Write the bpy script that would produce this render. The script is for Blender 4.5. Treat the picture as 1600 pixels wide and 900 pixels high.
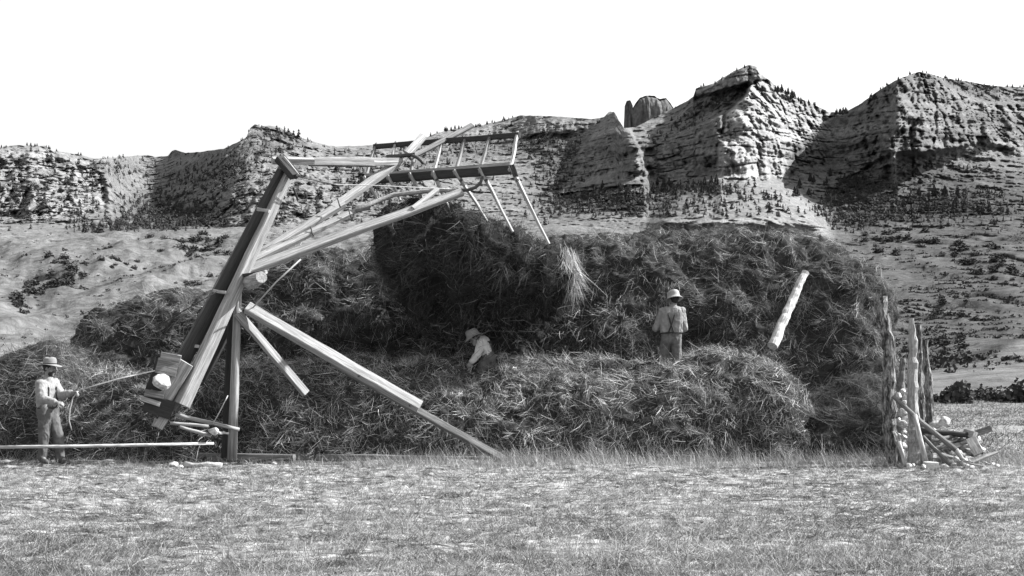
import bpy, bmesh, math, random
import numpy as np
from mathutils import Vector, Matrix, Quaternion
sc = bpy.context.scene
for o in list(bpy.data.objects): bpy.data.objects.remove(o)
COL = sc.collection
R = math.radians
random.seed(7); RNG = np.random.default_rng(11)

# ------------------------------------------------------------------ camera, sky, sun, exposure
F = 1900.0; CH = 1.45; HOR = 590.0          # focal length in photo pixels, eye height, horizon row
cd = bpy.data.cameras.new('camera'); cam = bpy.data.objects.new('camera', cd); COL.objects.link(cam)
cam.location = (0, 0, CH); cam.rotation_euler = (R(90), 0, 0)
cd.sensor_width = 36; cd.lens = 36 * F / 1600; cd.shift_y = (HOR - 450) / 1600
cd.clip_start = 0.1; cd.clip_end = 60000
sc.camera = cam
SUN_EL = 41.0; SUN_AZ = 8.0               # azimuth measured from +X towards +Y
w = bpy.data.worlds.new("World"); sc.world = w; w.use_nodes = True
nt = w.node_tree; nt.nodes.clear()
sky = nt.nodes.new('ShaderNodeTexSky'); sky.sky_type = 'NISHITA'; sky.sun_disc = False
sky.sun_elevation = R(SUN_EL); sky.sun_rotation = R(90 - SUN_AZ)
sky.air_density = 1.6; sky.dust_density = 2.5
sep = nt.nodes.new('ShaderNodeSeparateColor')     # black and white film that sees mostly blue
mixb = nt.nodes.new('ShaderNodeMath'); mixb.operation = 'MAXIMUM'
bg = nt.nodes.new('ShaderNodeBackground'); bg.inputs[1].default_value = 0.09
out = nt.nodes.new('ShaderNodeOutputWorld')
nt.links.new(sky.outputs[0], sep.inputs[0]); nt.links.new(sep.outputs[2], mixb.inputs[0]); nt.links.new(sep.outputs[1], mixb.inputs[1])
nt.links.new(mixb.outputs[0], bg.inputs[0]); nt.links.new(bg.outputs[0], out.inputs[0])
sd = bpy.data.lights.new('sun', 'SUN'); sd.energy = 5.0; sd.angle = R(0.5); sd.color = (1, 1, 1)
sun = bpy.data.objects.new('sun', sd); COL.objects.link(sun)
sv = Vector((math.cos(R(SUN_EL)) * math.cos(R(SUN_AZ)), math.cos(R(SUN_EL)) * math.sin(R(SUN_AZ)), math.sin(R(SUN_EL))))
sun.rotation_euler = sv.to_track_quat('Z', 'Y').to_euler(); sun.location = (30, -10, 30)
sc.view_settings.view_transform = 'Standard'; sc.view_settings.look = 'None'
sc.view_settings.gamma = 1; sc.view_settings.use_curve_mapping = False
sc.view_settings.exposure = 1.5

def P(px, py, Y): return Vector(((px - 800) * Y / F, Y, CH + (HOR - py) * Y / F))

# ------------------------------------------------------------------ noise
_r = np.random.default_rng(3); PERM = np.concatenate([_r.permutation(1024)] * 2).astype(np.int64)
_g = _r.normal(size=(1024, 3)); GR = _g / np.linalg.norm(_g, axis=1)[:, None]
def pn(x, y, z):
    xi, yi, zi = np.floor(x).astype(np.int64), np.floor(y).astype(np.int64), np.floor(z).astype(np.int64)
    fx, fy, fz = x - xi, y - yi, z - zi
    u, v, ww = [t * t * t * (t * (t * 6 - 15) + 10) for t in (fx, fy, fz)]
    r = 0
    for dx in (0, 1):
        for dy in (0, 1):
            for dz in (0, 1):
                h = PERM[(PERM[(PERM[(xi + dx) & 1023] + yi + dy) & 1023] + zi + dz) & 1023]
                g = GR[h]
                d = g[..., 0] * (fx - dx) + g[..., 1] * (fy - dy) + g[..., 2] * (fz - dz)
                r = r + (u if dx else 1 - u) * (v if dy else 1 - v) * (ww if dz else 1 - ww) * d
    return r * 1.5
def fbm(x, y, z, oc=4, gain=.5, ridged=False):
    a, s, t = 1.0, 0, 0
    x, y, z = np.broadcast_arrays(np.asarray(x, float), np.asarray(y, float), np.asarray(z, float))
    for i in range(oc):
        n = pn(x + 17.3 * i, y + 5.1 * i, z + 9.7 * i)
        if ridged: n = 1 - 2 * np.abs(n)
        s = s + a * n; t += a; a *= gain; x, y, z = x * 2.03, y * 2.03, z * 2.03
    return s / t
def sstep(a, b, x):
    t = np.clip((x - a) / (b - a), 0, 1); return t * t * (3 - 2 * t)

# ------------------------------------------------------------------ object helpers
def tag(o, label=None, cat=None, group=None, kind=None):
    if label: o['label'] = label
    if cat: o['category'] = cat
    if group: o['group'] = group
    if kind: o['kind'] = kind
    return o
def link(o, parent=None):
    COL.objects.link(o)
    if parent is not None:
        o.parent = parent; o.matrix_parent_inverse = Matrix.Translation(-Vector(parent.location))
    return o
def empty(name, loc):
    o = bpy.data.objects.new(name, None); COL.objects.link(o); o.location = loc; o.empty_display_size = .2; return o
def npmesh(name, V, faces, mat, smooth=True, tone=None):
    """V (n,3); faces (m,k) integer array"""
    me = bpy.data.meshes.new(name); V = np.ascontiguousarray(V, dtype=np.float32); faces = np.ascontiguousarray(faces, dtype=np.int32)
    m, k = faces.shape
    me.vertices.add(len(V)); me.vertices.foreach_set('co', V.ravel())
    me.loops.add(m * k); me.loops.foreach_set('vertex_index', faces.ravel())
    me.polygons.add(m); me.polygons.foreach_set('loop_start', np.arange(m, dtype=np.int32) * k)
    me.polygons.foreach_set('loop_total', np.full(m, k, dtype=np.int32))
    me.polygons.foreach_set('use_smooth', np.full(m, smooth))
    me.update(calc_edges=True)
    if tone is not None:
        a = me.attributes.new('tone', 'FLOAT', 'POINT'); a.data.foreach_set('value', np.ascontiguousarray(tone, dtype=np.float32))
    me.materials.append(mat)
    return me
def grid_faces(nr, nc):
    i = np.arange(nr - 1)[:, None] * nc + np.arange(nc - 1)[None, :]
    return np.stack([i, i + 1, i + nc + 1, i + nc], -1).reshape(-1, 4)
def ob(name, me, parent=None): return link(bpy.data.objects.new(name, me), parent)

# ------------------------------------------------------------------ materials (all neutral: a black and white photograph)
KA = .64
def g4(v): return (v, v, v, 1)
def mat(name, lo, hi, scale=(1, 1, 1), nscale=8, detail=6, rough=.85, bump=.3, bdist=.02, attr=None, coord='Object', spec=.25, ramp=(.3, .7), fine=None):
    lo, hi = lo * KA, hi * KA
    m = bpy.data.materials.new(name); m.use_nodes = True; t = m.node_tree; b = t.nodes['Principled BSDF']
    b.inputs['Roughness'].default_value = rough; b.inputs['Specular IOR Level'].default_value = spec
    tc = t.nodes.new('ShaderNodeTexCoord'); mp = t.nodes.new('ShaderNodeMapping'); mp.inputs['Scale'].default_value = scale
    n = t.nodes.new('ShaderNodeTexNoise'); n.inputs['Scale'].default_value = nscale; n.inputs['Detail'].default_value = detail; n.inputs['Roughness'].default_value = .65
    r = t.nodes.new('ShaderNodeMapRange'); r.inputs[1].default_value = ramp[0]; r.inputs[2].default_value = ramp[1]; r.inputs[3].default_value = lo; r.inputs[4].default_value = hi
    t.links.new(tc.outputs[coord], mp.inputs[0]); t.links.new(mp.outputs[0], n.inputs[0]); t.links.new(n.outputs[0], r.inputs[0])
    last = r.outputs[0]
    if fine:
        n2 = t.nodes.new('ShaderNodeTexNoise'); n2.inputs['Scale'].default_value = fine[0]; n2.inputs['Detail'].default_value = 4; t.links.new(mp.outputs[0], n2.inputs[0])
        r2 = t.nodes.new('ShaderNodeMapRange'); r2.inputs[1].default_value = .35; r2.inputs[2].default_value = .65; r2.inputs[3].default_value = fine[1]; r2.inputs[4].default_value = fine[2]
        t.links.new(n2.outputs[0], r2.inputs[0]); mm = t.nodes.new('ShaderNodeMath'); mm.operation = 'MULTIPLY'; t.links.new(last, mm.inputs[0]); t.links.new(r2.outputs[0], mm.inputs[1]); last = mm.outputs[0]
    if attr:
        at = t.nodes.new('ShaderNodeAttribute'); at.attribute_name = attr
        mm = t.nodes.new('ShaderNodeMath'); mm.operation = 'MULTIPLY'; t.links.new(last, mm.inputs[0]); t.links.new(at.outputs['Fac'], mm.inputs[1]); last = mm.outputs[0]
    cc = t.nodes.new('ShaderNodeCombineColor')
    for i in range(3): t.links.new(last, cc.inputs[i])
    t.links.new(cc.outputs[0], b.inputs['Base Color'])
    if bump:
        bp = t.nodes.new('ShaderNodeBump'); bp.inputs['Strength'].default_value = bump; bp.inputs['Distance'].default_value = bdist
        t.links.new(n.outputs[0], bp.inputs['Height']); t.links.new(bp.outputs[0], b.inputs['Normal'])
    return m
M = {}
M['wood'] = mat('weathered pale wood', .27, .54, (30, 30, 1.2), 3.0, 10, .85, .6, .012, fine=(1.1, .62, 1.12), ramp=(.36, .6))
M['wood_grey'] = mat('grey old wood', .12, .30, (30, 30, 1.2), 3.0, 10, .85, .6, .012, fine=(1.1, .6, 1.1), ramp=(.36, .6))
M['wood_dark'] = mat('dark and shaded wood', .03, .07, (14, 14, 1.1), 3.2, 8, .9, .4, .01)  # also carries the shade of unlit timber sides in its colour
M['peeled'] = mat('peeled white log', .38, .72, (8, 8, 1.6), 2.5, 10, .8, .6, .015, fine=(6, .65, 1.1), ramp=(.36, .58))
M['bark'] = mat('barked pole wood', .05, .42, (9, 9, 2.0), 2.2, 10, .9, 1.0, .03, fine=(8, .4, 1.15), ramp=(.42, .58))
M['rock'] = mat('pale field stone', .34, .95, (1, 1, 1), 8, 8, .9, .8, .02, fine=(22, .6, 1.1))
M['rope'] = mat('hemp rope', .45, .6, (1, 1, 1), 60, 2, .9, .2, .003)
M['wire'] = mat('dark wire', .04, .07, (1, 1, 1), 30, 2, .6, 0)
M['hay_core'] = mat('packed hay', .02, .085, (1, 1, 1.6), 7, 10, 1, .9, .06, spec=.05)  # shade of the hollows put into this dark under-strand colour
M['hay_shade'] = mat('dark packed hay', .015, .05, (1, 1, 1.6), 7, 10, 1, .9, .06, spec=.05)  # load's unlit front put in as a near-black hay colour
M['hay'] = mat('hay strand', .7, 1.0, (1, 1, 1), 3, 4, .9, 0, attr='tone', spec=.1)
M['stubble'] = mat('stubble straw', .7, 1.0, (1, 1, 1), 2, 4, .9, 0, attr='tone', spec=.1)
M['ground'] = mat('mown ground', .05, .44, (1, 2.2, 1), 2.6, 10, 1, .8, .05, spec=.05, fine=(7, .36, 1.2), ramp=(.38, .57))
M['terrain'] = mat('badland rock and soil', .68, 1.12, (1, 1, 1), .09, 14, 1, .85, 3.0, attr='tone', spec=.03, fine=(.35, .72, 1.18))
M['tree'] = mat('conifer foliage', .025, .08, (1, 1, 1), .8, 6, 1, 0, spec=.05)
M['bush'] = mat('sage brush leaves', .035, .09, (1, 1, 1), 1.2, 6, 1, 0, spec=.05)
M['trunk'] = mat('conifer trunk', .05, .1, (1, 1, 1), 2, 4, 1, 0)
M['skin'] = mat('weathered skin', .24, .3, (1, 1, 1), 12, 4, .6, .1, .003)
M['shirt'] = mat('pale work shirt cloth', .25, .38, (1, 1, 1), 9, 6, .9, .4, .01)
M['shirt_brightened'] = mat('brightened work shirt cloth', .5, .7, (1, 1, 1), 9, 6, .9, .4, .01)  # paler copy of the shirt cloth, offsetting the hanging load's shadow
M['trousers'] = mat('worn grey trouser cloth', .08, .17, (1, 1, 1), 9, 6, .95, .4, .01)
M['trousers_light'] = mat('faded canvas trouser cloth', .11, .22, (1, 1, 1), 9, 6, .95, .4, .01)
M['vest'] = mat('dark vest cloth', .035, .06, (1, 1, 1), 9, 6, .95, .3, .01)
M['felt'] = mat('grey felt hat', .22, .32, (1, 1, 1), 14, 4, .95, .2, .004)
M['felt_light'] = mat('pale felt hat', .34, .46, (1, 1, 1), 14, 4, .95, .2, .004)
M['boot'] = mat('dusty boot leather', .06, .14, (1, 1, 1), 14, 5, .7, .2, .004)
M['hair'] = mat('dark hair', .02, .04, (1, 1, 1), 40, 3, .8, .2, .003)
M['iron'] = mat('rusty iron', .05, .1, (1, 1, 1), 30, 5, .6, .2, .003)

# ------------------------------------------------------------------ timbers, poles, ropes, stones
def beam(name, p0, p1, wd, ht, m, parent=None, roll=0.0, hint=(0, -1, 0), taper=1.0, seed=0, warp=.006):
    """squared timber p0->p1; face of height ht looks along hint, rolled about its axis"""
    p0, p1 = Vector(p0), Vector(p1); ax = (p1 - p0); L = ax.length; z = ax.normalized()
    h = Vector(hint); y = (h - z * h.dot(z)).normalized(); x = y.cross(z)
    rot = Matrix((x, y, z)).transposed(); rot = rot @ Matrix.Rotation(roll, 3, 'Z')
    rn = random.Random(seed + int(L * 977)); bm = bmesh.new(); c = min(wd, ht) * .10; n = max(3, min(9, int(L / .5) + 2)); rings = []
    for i in range(n):
        t = i / (n - 1); k = 1 + (taper - 1) * t; a, b = wd / 2 * k, ht / 2 * k
        ox, oy = rn.uniform(-warp, warp), rn.uniform(-warp, warp)
        pts = [(a - c, -b), (a, -b + c), (a, b - c), (a - c, b), (-a + c, b), (-a, b - c), (-a, -b + c), (-a + c, -b)]
        rings.append([bm.verts.new((y_ + ox + rn.uniform(-1, 1) * .003, x_ + oy + rn.uniform(-1, 1) * .003, t * L)) for x_, y_ in pts])
    # x axis carries ht, y axis carries wd
    for i in range(n - 1):
        for j in range(8): bm.faces.new((rings[i][j], rings[i][(j + 1) % 8], rings[i + 1][(j + 1) % 8], rings[i + 1][j]))
    bm.faces.new(rings[0][::-1]); bm.faces.new(rings[-1]); bmesh.ops.recalc_face_normals(bm, faces=bm.faces)
    me = bpy.data.meshes.new(name); bm.to_mesh(me); bm.free(); me.materials.append(m)
    o = bpy.data.objects.new(name, me); COL.objects.link(o)
    mw = rot.to_4x4(); mw.translation = p0
    if parent is not None:
        o.parent = parent; o.matrix_basis = Matrix.Translation(-Vector(parent.location)) @ mw
    else: o.matrix_basis = mw
    return o
def knotty(name, pts, radii, m, seed, split=1.0):
    q = []; rr_ = []; n = 26; a = np.array([list(p) for p in pts]); t = np.linspace(0, len(pts) - 1, n); rn_ = random.Random(seed); b = rn_.uniform(0, 6)
    for u in t:
        q.append(Vector([float(np.interp(u, range(len(pts)), a[:, k])) for k in range(3)]) + Vector((.02 * math.sin(u * 3 + b), .02 * math.cos(u * 2.3), 0)) * split); rr_.append(float(np.interp(u, range(len(pts)), radii)) * (1 + rn_.uniform(-.08, .08) * split + (.22 * split if rn_.random() < .14 else 0)))
    return pole(name, q, rr_, m, None, 13, .03 + .08 * split, seed, smooth=False)
def pole(name, pts, radii, m, parent=None, seg=10, rough=.06, seed=0, smooth=True, sub=5):
    """round pole / rope through points; local space starts at first point with z along the pole"""
    pts = [Vector(p) for p in pts]; z = (pts[-1] - pts[0]).normalized(); q = z.to_track_quat('Z', 'Y'); inv = q.inverted(); o0 = pts[0]
    lp = [inv @ (p - o0) for p in pts]
    if len(lp) == 2: lp = [lp[0].lerp(lp[1], i / sub) for i in range(sub + 1)]; radii = [radii[0] + (radii[1] - radii[0]) * i / sub for i in range(sub + 1)]
    rn = random.Random(seed + 5); bm = bmesh.new(); rings = []
    for i, p in enumerate(lp):
        a = lp[min(i + 1, len(lp) - 1)] - lp[max(i - 1, 0)]; qq = Vector((0, 0, 1)).rotation_difference(a.normalized()); r = radii[i]; ring = []
        jx, jy = rn.uniform(-1, 1) * rough * r * 2, rn.uniform(-1, 1) * rough * r * 2
        for j in range(seg):
            th = 2 * math.pi * j / seg; rr = r * (1 + rn.uniform(-1, 1) * rough)
            ring.append(bm.verts.new(p + qq @ Vector((math.cos(th) * rr + jx, math.sin(th) * rr + jy, 0))))
        rings.append(ring)
    for i in range(len(rings) - 1):
        for j in range(seg): bm.faces.new((rings[i][j], rings[i][(j + 1) % seg], rings[i + 1][(j + 1) % seg], rings[i + 1][j])).smooth = smooth
    bm.faces.new(rings[0][::-1]); bm.faces.new(rings[-1])
    me = bpy.data.meshes.new(name); bm.to_mesh(me); bm.free(); me.materials.append(m)
    o = bpy.data.objects.new(name, me); COL.objects.link(o); mw = q.to_matrix().to_4x4(); mw.translation = o0
    if parent is not None: o.parent = parent; o.matrix_basis = Matrix.Translation(-Vector(parent.location)) @ mw
    else: o.matrix_basis = mw
    return o
def rock(name, c, r, seed=0, m=None, sq=(1, 1, .75), parent=None, sub=2):
    rn = random.Random(seed); bm = bmesh.new(); bmesh.ops.create_icosphere(bm, subdivisions=sub, radius=1)
    pl = [(Vector([rn.gauss(0, 1) for _ in range(3)]).normalized(), rn.uniform(.55, .85)) for _ in range(9)]
    rz = Matrix.Rotation(rn.uniform(0, 6), 3, 'Z') @ Matrix.Rotation(rn.uniform(-.4, .4), 3, 'X')
    for v in bm.verts:
        for n, d in pl:
            d = d * .9
            k = v.co.dot(n) - d
            if k > 0: v.co -= n * k
        v.co = rz @ Vector((v.co.x * sq[0] * r, v.co.y * sq[1] * r, v.co.z * sq[2] * r)) * (1.15 + rn.uniform(-.03, .03))
    me = bpy.data.meshes.new(name); bm.to_mesh(me); bm.free(); me.materials.append(m or M['rock'])
    o = bpy.data.objects.new(name, me); COL.objects.link(o)
    if parent is not None: o.parent = parent; o.location = Vector(c) - Vector(parent.location)
    else: o.location = c
    return o

# ------------------------------------------------------------------ the ground
def ax(dense0, dense1, step, lo, hi, k):
    a = list(np.arange(dense0, dense1, step)); s = step; v = dense1
    while v < hi: a.append(v); s *= k; v += s
    a.append(hi); s = step; v = dense0; b = []
    while v > lo: s *= k; v -= s; b.append(max(v, lo))
    return np.array(sorted(set(b + a)))
GX = ax(-10.6, 10.6, .08, -40000, 40000, 1.13); GY = ax(7.8, 22.4, .07, -400, 30000, 1.10)
def gz(X, Y):
    near = np.exp(-np.maximum(0, np.hypot(X, Y - 15) - 25) / 30.)
    z = .05 * fbm(X / 1.3, Y / .9, 0 * X, 3) + .06 * np.maximum(0, fbm(X / .42, Y / .22, 0 * X + 3, 3)) + .045 * fbm(X / .12, Y / .1, 0 * X + 7, 2)
    z = z + .10 * fbm(X / 5, Y / 5, 0 * X + 1, 2)
    return (z - .05) * near
XX, YY = np.meshgrid(GX, GY); ZZ = gz(XX, YY)
me = npmesh('ground', np.stack([XX, YY, ZZ], -1).reshape(-1, 3), grid_faces(len(GY), len(GX)), M['ground'])
tag(ob('ground', me), kind='structure')

# ------------------------------------------------------------------ blades (hay strands, stubble): many small curved ribbons
def ribbons(Pb, D, Nn, L, W, bend, tone, seg=2):
    """Pb base, D unit direction, Nn approximate surface normal, bend vector added quadratically"""
    n = len(Pb); S = np.cross(D, Nn); S /= np.linalg.norm(S, axis=1)[:, None] + 1e-9
    S = S + RNG.normal(0, .35, S.shape) * np.cross(S, D); S /= np.linalg.norm(S, axis=1)[:, None] + 1e-9
    V = []; ts = np.linspace(0, 1, seg + 1)
    for t in ts:
        c = Pb + D * (L * t)[:, None] + bend * (t * t); ww = (W * (1 - .75 * abs(2 * t - .7) ** 1.5 if True else 1))[:, None] * .5
        ww = np.maximum(ww, W[:, None] * .12); V += [c - S * ww, c + S * ww]
    k = 2 * (seg + 1); V = np.stack(V, 1).reshape(-1, 3); b = (np.arange(n) * k)[:, None]
    Fs = np.concatenate([np.stack([b[:, 0] + 2 * i, b[:, 0] + 2 * i + 1, b[:, 0] + 2 * i + 3, b[:, 0] + 2 * i + 2], 1) for i in range(seg)])
    return V, Fs, np.repeat(tone, k)
def norm(a): return a / (np.linalg.norm(a, axis=-1, keepdims=True) + 1e-9)

# ------------------------------------------------------------------ hay masses
def loaf(name, xs, top, yf, yb, base, nphi, m, n_exp=2.8, lump=.28, dx=.07, seed=0, bottom=None, droop=.0):
    """long rounded heap. top(x), yf(x), yb(x), base(x) callables; returns grid of points and normals"""
    X = np.arange(xs[0], xs[1] + dx, dx); T = top(X); Bz = base(X); f = yf(X); b = yb(X); yc = (f + b) / 2; hd = (b - f) / 2
    ph = np.linspace(0, math.pi, nphi); c, s = np.cos(ph), np.sin(ph)
    cy = -np.sign(c) * np.abs(c) ** (2 / n_exp); cz = np.abs(s) ** (2 / n_exp)
    Xg = np.repeat(X[:, None], nphi, 1)
    Yg = yc[:, None] + hd[:, None] * cy[None]; Zg = Bz[:, None] + (T - Bz)[:, None] * cz[None]
    Pg = np.stack([Xg, Yg, Zg], -1)
    def nrm(Pg):
        du = np.gradient(Pg, axis=0); dv = np.gradient(Pg, axis=1); N = norm(np.cross(du, dv)); return N
    N = nrm(Pg)
    x, y, z = Pg[..., 0] + seed * 13, Pg[..., 1], Pg[..., 2]
    d = lump * fbm(x / 1.5, y / 1.5, z / .9, 3) + lump * .5 * fbm(x / .42, y / .42, z / .27, 3, ridged=True) + .06 * fbm(x / .13, y / .13, z / .09, 2)
    Pg = Pg + N * d[..., None] * 1.0
    return Pg, nrm(Pg), X
def P1(pts):
    a = np.array(pts, float); return lambda x: np.interp(x, a[:, 0], a[:, 1])
def hay_strands(Pg, N, count, seed, tone=(.10, .34), L=(.18, .5), W=(.008, .018), view=True, bendg=.25, lock=14, out=.5, mask=None):
    rng = np.random.default_rng(seed)
    a = Pg[:-1, :-1]; area = np.linalg.norm(np.cross(Pg[1:, :-1] - a, Pg[:-1, 1:] - a), axis=-1)
    Nn = N[:-1, :-1]; camv = norm(np.array([0, 0, CH]) - a); fc = (Nn * camv).sum(-1)
    wgt = area * np.where(fc > -.15, 1, .08)
    if mask is not None: wgt = wgt * mask(a)
    wgt = (wgt / wgt.sum()).ravel(); nl = count // lock
    idx = rng.choice(len(wgt), nl, p=wgt); pb = a.reshape(-1, 3)[idx]; nn = Nn.reshape(-1, 3)[idx]
    # lock direction: in the surface, mostly sloping, following a flow field
    up = np.array([0, 0, 1.0]); t1 = norm(np.cross(nn, up + 1e-3)); t2 = np.cross(nn, t1)
    th = 3.2 * fbm(pb[:, 0] / .8, pb[:, 1] / .8, pb[:, 2] / .55 + seed, 2) * 2 + rng.normal(0, .8, nl) + .3
    d = t1 * np.cos(th)[:, None] + t2 * np.sin(th)[:, None]
    d = norm(d + nn * rng.uniform(.02, out, nl)[:, None])
    lt = tone[0] + (tone[1] - tone[0]) * rng.beta(1.2, 2.8, nl); ll = rng.uniform(L[0], L[1], nl)
    k = lock; r = lambda v: np.repeat(v, k, 0); n = nl * k
    pb = r(pb) + rng.normal(0, .055, (n, 3)); nn = r(nn); d = norm(r(d) + rng.normal(0, .22, (n, 3)))
    Ls = r(ll) * rng.uniform(.5, 1.2, n); W_ = rng.uniform(W[0], W[1], n)
    bend = rng.normal(0, .16, (n, 3)) * Ls[:, None] * 2; bend[:, 2] -= bendg * Ls * rng.uniform(.2, 1.4, n)
    tn = r(lt) * rng.uniform(.55, 1.5, n); pb = pb - nn * .03 - d * (Ls * .35)[:, None] * .6
    q = np.arange(n) % 2 == 0; A = ribbons(pb[q], d[q], nn[q], Ls[q], W_[q], bend[q], tn[q]); q = ~q
    B = ribbons(pb[q], d[q], nn[q], Ls[q] * .8, W_[q], bend[q], tn[q], seg=1)
    return np.concatenate([A[0], B[0]]), np.concatenate([A[1], B[1] + len(A[0])]), np.concatenate([A[2], B[2]])
def heap(name, Pg, N, label, cat, count, seed, kw={}, coretone=None):
    nr, nc = Pg.shape[:2]; fc = grid_faces(nr, nc)
    me = npmesh(name, Pg.reshape(-1, 3), fc, M['hay_core']); o = ob(name, me); tag(o, label, cat)
    V, Fs, T = hay_strands(Pg, N, count, seed, **kw)
    me2 = npmesh('loose_hay', V, Fs, M['hay'], False, T); tag(ob('loose_hay', me2, o), kind='stuff')
    return o
# silhouettes read off the photograph become real heights at the distance where each heap stands
def H(pts, Y): return P1([((x - 800) * Y / F, CH + (HOR - y) * Y / F) for x, y in pts])
top_main = H([(96, 600), (115, 553), (150, 512), (190, 474), (245, 458), (330, 462), (380, 455), (420, 430), (470, 404), (520, 392), (560, 386), (600, 384), (870, 386), (905, 376), (960, 370), (1000, 368), (1100, 362), (1180, 360), (1260, 366), (1290, 378), (1320, 402), (1345, 428), (1368, 470), (1380, 540), (1388, 640)], 27.0)
x0, x1 = (96 - 800) * 27 / F, (1390 - 800) * 27 / F
def endr(x, a, b, r): return np.sqrt(np.clip(1 - np.clip(np.maximum((a + r - x) / r, (x - b + r) / r), 0, 1) ** 2, 0.0004, 1))
Pg, N, _ = loaf('hay', (x0, x1), lambda x: top_main(x) - .12, lambda x: 28 - 3.3 * endr(x, x0, x1, 1.2), lambda x: 28 + 3.5 * endr(x, x0, x1, 1.2), lambda x: 0 * x - .1, 180, None, 3.3, .44, seed=1, dx=.06)
heap('haystack', Pg, N, 'tall dark main haystack filling the middle, behind the lower hay tier', 'haystack', 165000, 1, dict(L=(.10, .38), W=(.0035, .0085), tone=(.03, .85), bendg=.16, out=.32, lock=10))
top_low = H([(100, 600), (130, 590), (250, 580), (400, 575), (500, 566), (600, 562), (700, 566), (800, 560), (900, 568), (1000, 572), (1060, 570), (1100, 555), (1150, 549), (1200, 555), (1235, 575), (1258, 612), (1270, 660), (1276, 700)], 23.1)
x0b, x1b = (100 - 800) * 23.1 / F, (1276 - 800) * 23.1 / F
Pg, N, _ = loaf('hay', (x0b, x1b), lambda x: top_low(x) - .08, lambda x: 24 - 2.05 * endr(x, x0b, x1b, .9), lambda x: 24.6 + 2.2 * endr(x, x0b, x1b, .9), lambda x: 0 * x - .1, 150, None, 2.6, .36, seed=2, dx=.06)
TIER = (Pg, N)
heap('hay_tier', Pg, N, 'long low shelf of hay in front of the tall stack, where two men work', 'haystack', 132000, 2, dict(L=(.10, .36), W=(.0035, .0085), tone=(.06, 1.25), bendg=.16, out=.34, lock=10))  # strands toned paler than the tall stack's for the sunlit shelf top
top_l = H([(-90, 600), (-60, 575), (0, 562), (35, 548), (55, 538), (80, 537), (98, 545), (112, 570), (128, 600), (140, 640), (165, 690)], 22.6)
x0c, x1c = (-90 - 800) * 22.6 / F, (150 - 800) * 22.6 / F
Pg, N, _ = loaf('hay', (x0c, x1c), lambda x: top_l(x) - .05, lambda x: 23 - 1.2 * endr(x, x0c, x1c, .7), lambda x: 23.2 + 1.2 * endr(x, x0c, x1c, .7), lambda x: 0 * x - .1, 90, None, 2.6, .22, seed=3)
heap('hay_pile', Pg, N, 'small hay pile at the left edge behind the standing man', 'hay pile', 28000, 3, dict(L=(.10, .38), W=(.004, .010), tone=(.03, .6), bendg=.16, out=.34, lock=10))
top_r = H([(1225, 690), (1250, 650), (1275, 628), (1300, 612), (1340, 596), (1372, 590), (1386, 610), (1394, 660), (1398, 700)], 23.0)
x0d, x1d = (1225 - 800) * 23 / F, (1398 - 800) * 23 / F
Pg, N, _ = loaf('hay', (x0d, x1d), lambda x: top_r(x) - .05, lambda x: 23.6 - 1.5 * endr(x, x0d, x1d, .6), lambda x: 23.8 + 1.6 * endr(x, x0d, x1d, .6), lambda x: 0 * x - .1, 100, None, 2.2, .26, seed=6)  # heap added to darken the stack's foot, strand tone lowered as shadow
heap('hay_pile', Pg, N, 'added low hay slope, darkened for the base shadow, at the tall stack’s right foot, beside the leaning post', 'hay pile', 18000, 4, dict(L=(.10, .38), W=(.004, .010), tone=(.02, .34), bendg=.16, out=.3, lock=10))
# load of hay hanging in the fork
tl = P1([((x - 800) * 23.6 / F, CH + (HOR - y) * 23.6 / F) for x, y in [(584, 372), (592, 336), (606, 320), (640, 316), (690, 318), (740, 336), (790, 352), (830, 364), (860, 380), (885, 398), (906, 430)]])
bl = P1([((x - 800) * 23.6 / F, CH + (HOR - y) * 23.6 / F) for x, y in [(584, 382), (600, 420), (622, 466), (660, 492), (740, 502), (800, 503), (850, 494), (880, 475), (906, 445)]])
xa, xb = (584 - 800) * 23.6 / F, (906 - 800) * 23.6 / F
X = np.arange(xa, xb, .05); nph = 80; ph = np.linspace(0, 2 * math.pi, nph); t, b = tl(X), bl(X); e = endr(X, xa, xb, .8) * (1 + .25 * fbm(X / .3, 0 * X, 0 * X, 2))
zc, hh = (t + b) / 2, (t - b) / 2 * .95; yc = 23.75 - .0 * X; hd = 1.15 * e
c_, s_ = np.cos(ph), np.sin(ph); cy, cz = np.sign(c_) * np.abs(c_) ** .75, np.sign(s_) * np.abs(s_) ** .8
Pg = np.stack([np.repeat(X[:, None], nph, 1), yc[:, None] - hd[:, None] * cy, zc[:, None] + hh[:, None] * cz], -1)
du = np.gradient(Pg, axis=0); dv = np.gradient(Pg, axis=1); N = -norm(np.cross(du, dv))
if (N[len(X) // 2, 0] @ np.array([0, -1, 0])) < 0: N = -N
d = .42 * fbm(Pg[..., 0] / .7, Pg[..., 1] / .7, Pg[..., 2] / .7, 3) + .2 * fbm(Pg[..., 0] / .22, Pg[..., 1] / .22, Pg[..., 2] / .35, 3)
d[:, 0] = d[:, -1]; Pg = Pg + N * d[..., None]
me = npmesh('hay_load', Pg.reshape(-1, 3), grid_faces(len(X), nph), M['hay_shade']); LOAD = tag(ob('hay_load', me), 'big dark bundle of hay hanging in the lifted fork of the stacker', 'hay')
V, Fs, T = hay_strands(Pg, N, 30000, 9, tone=(.03, .17), L=(.12, .36), bendg=.35, out=.9, W=(.006, .012))  # strands darkened to go with the load's painted shade
me = npmesh('loose_hay', V, Fs, M['hay'], False, T); tag(ob('loose_hay', me, LOAD), kind='stuff')
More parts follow.
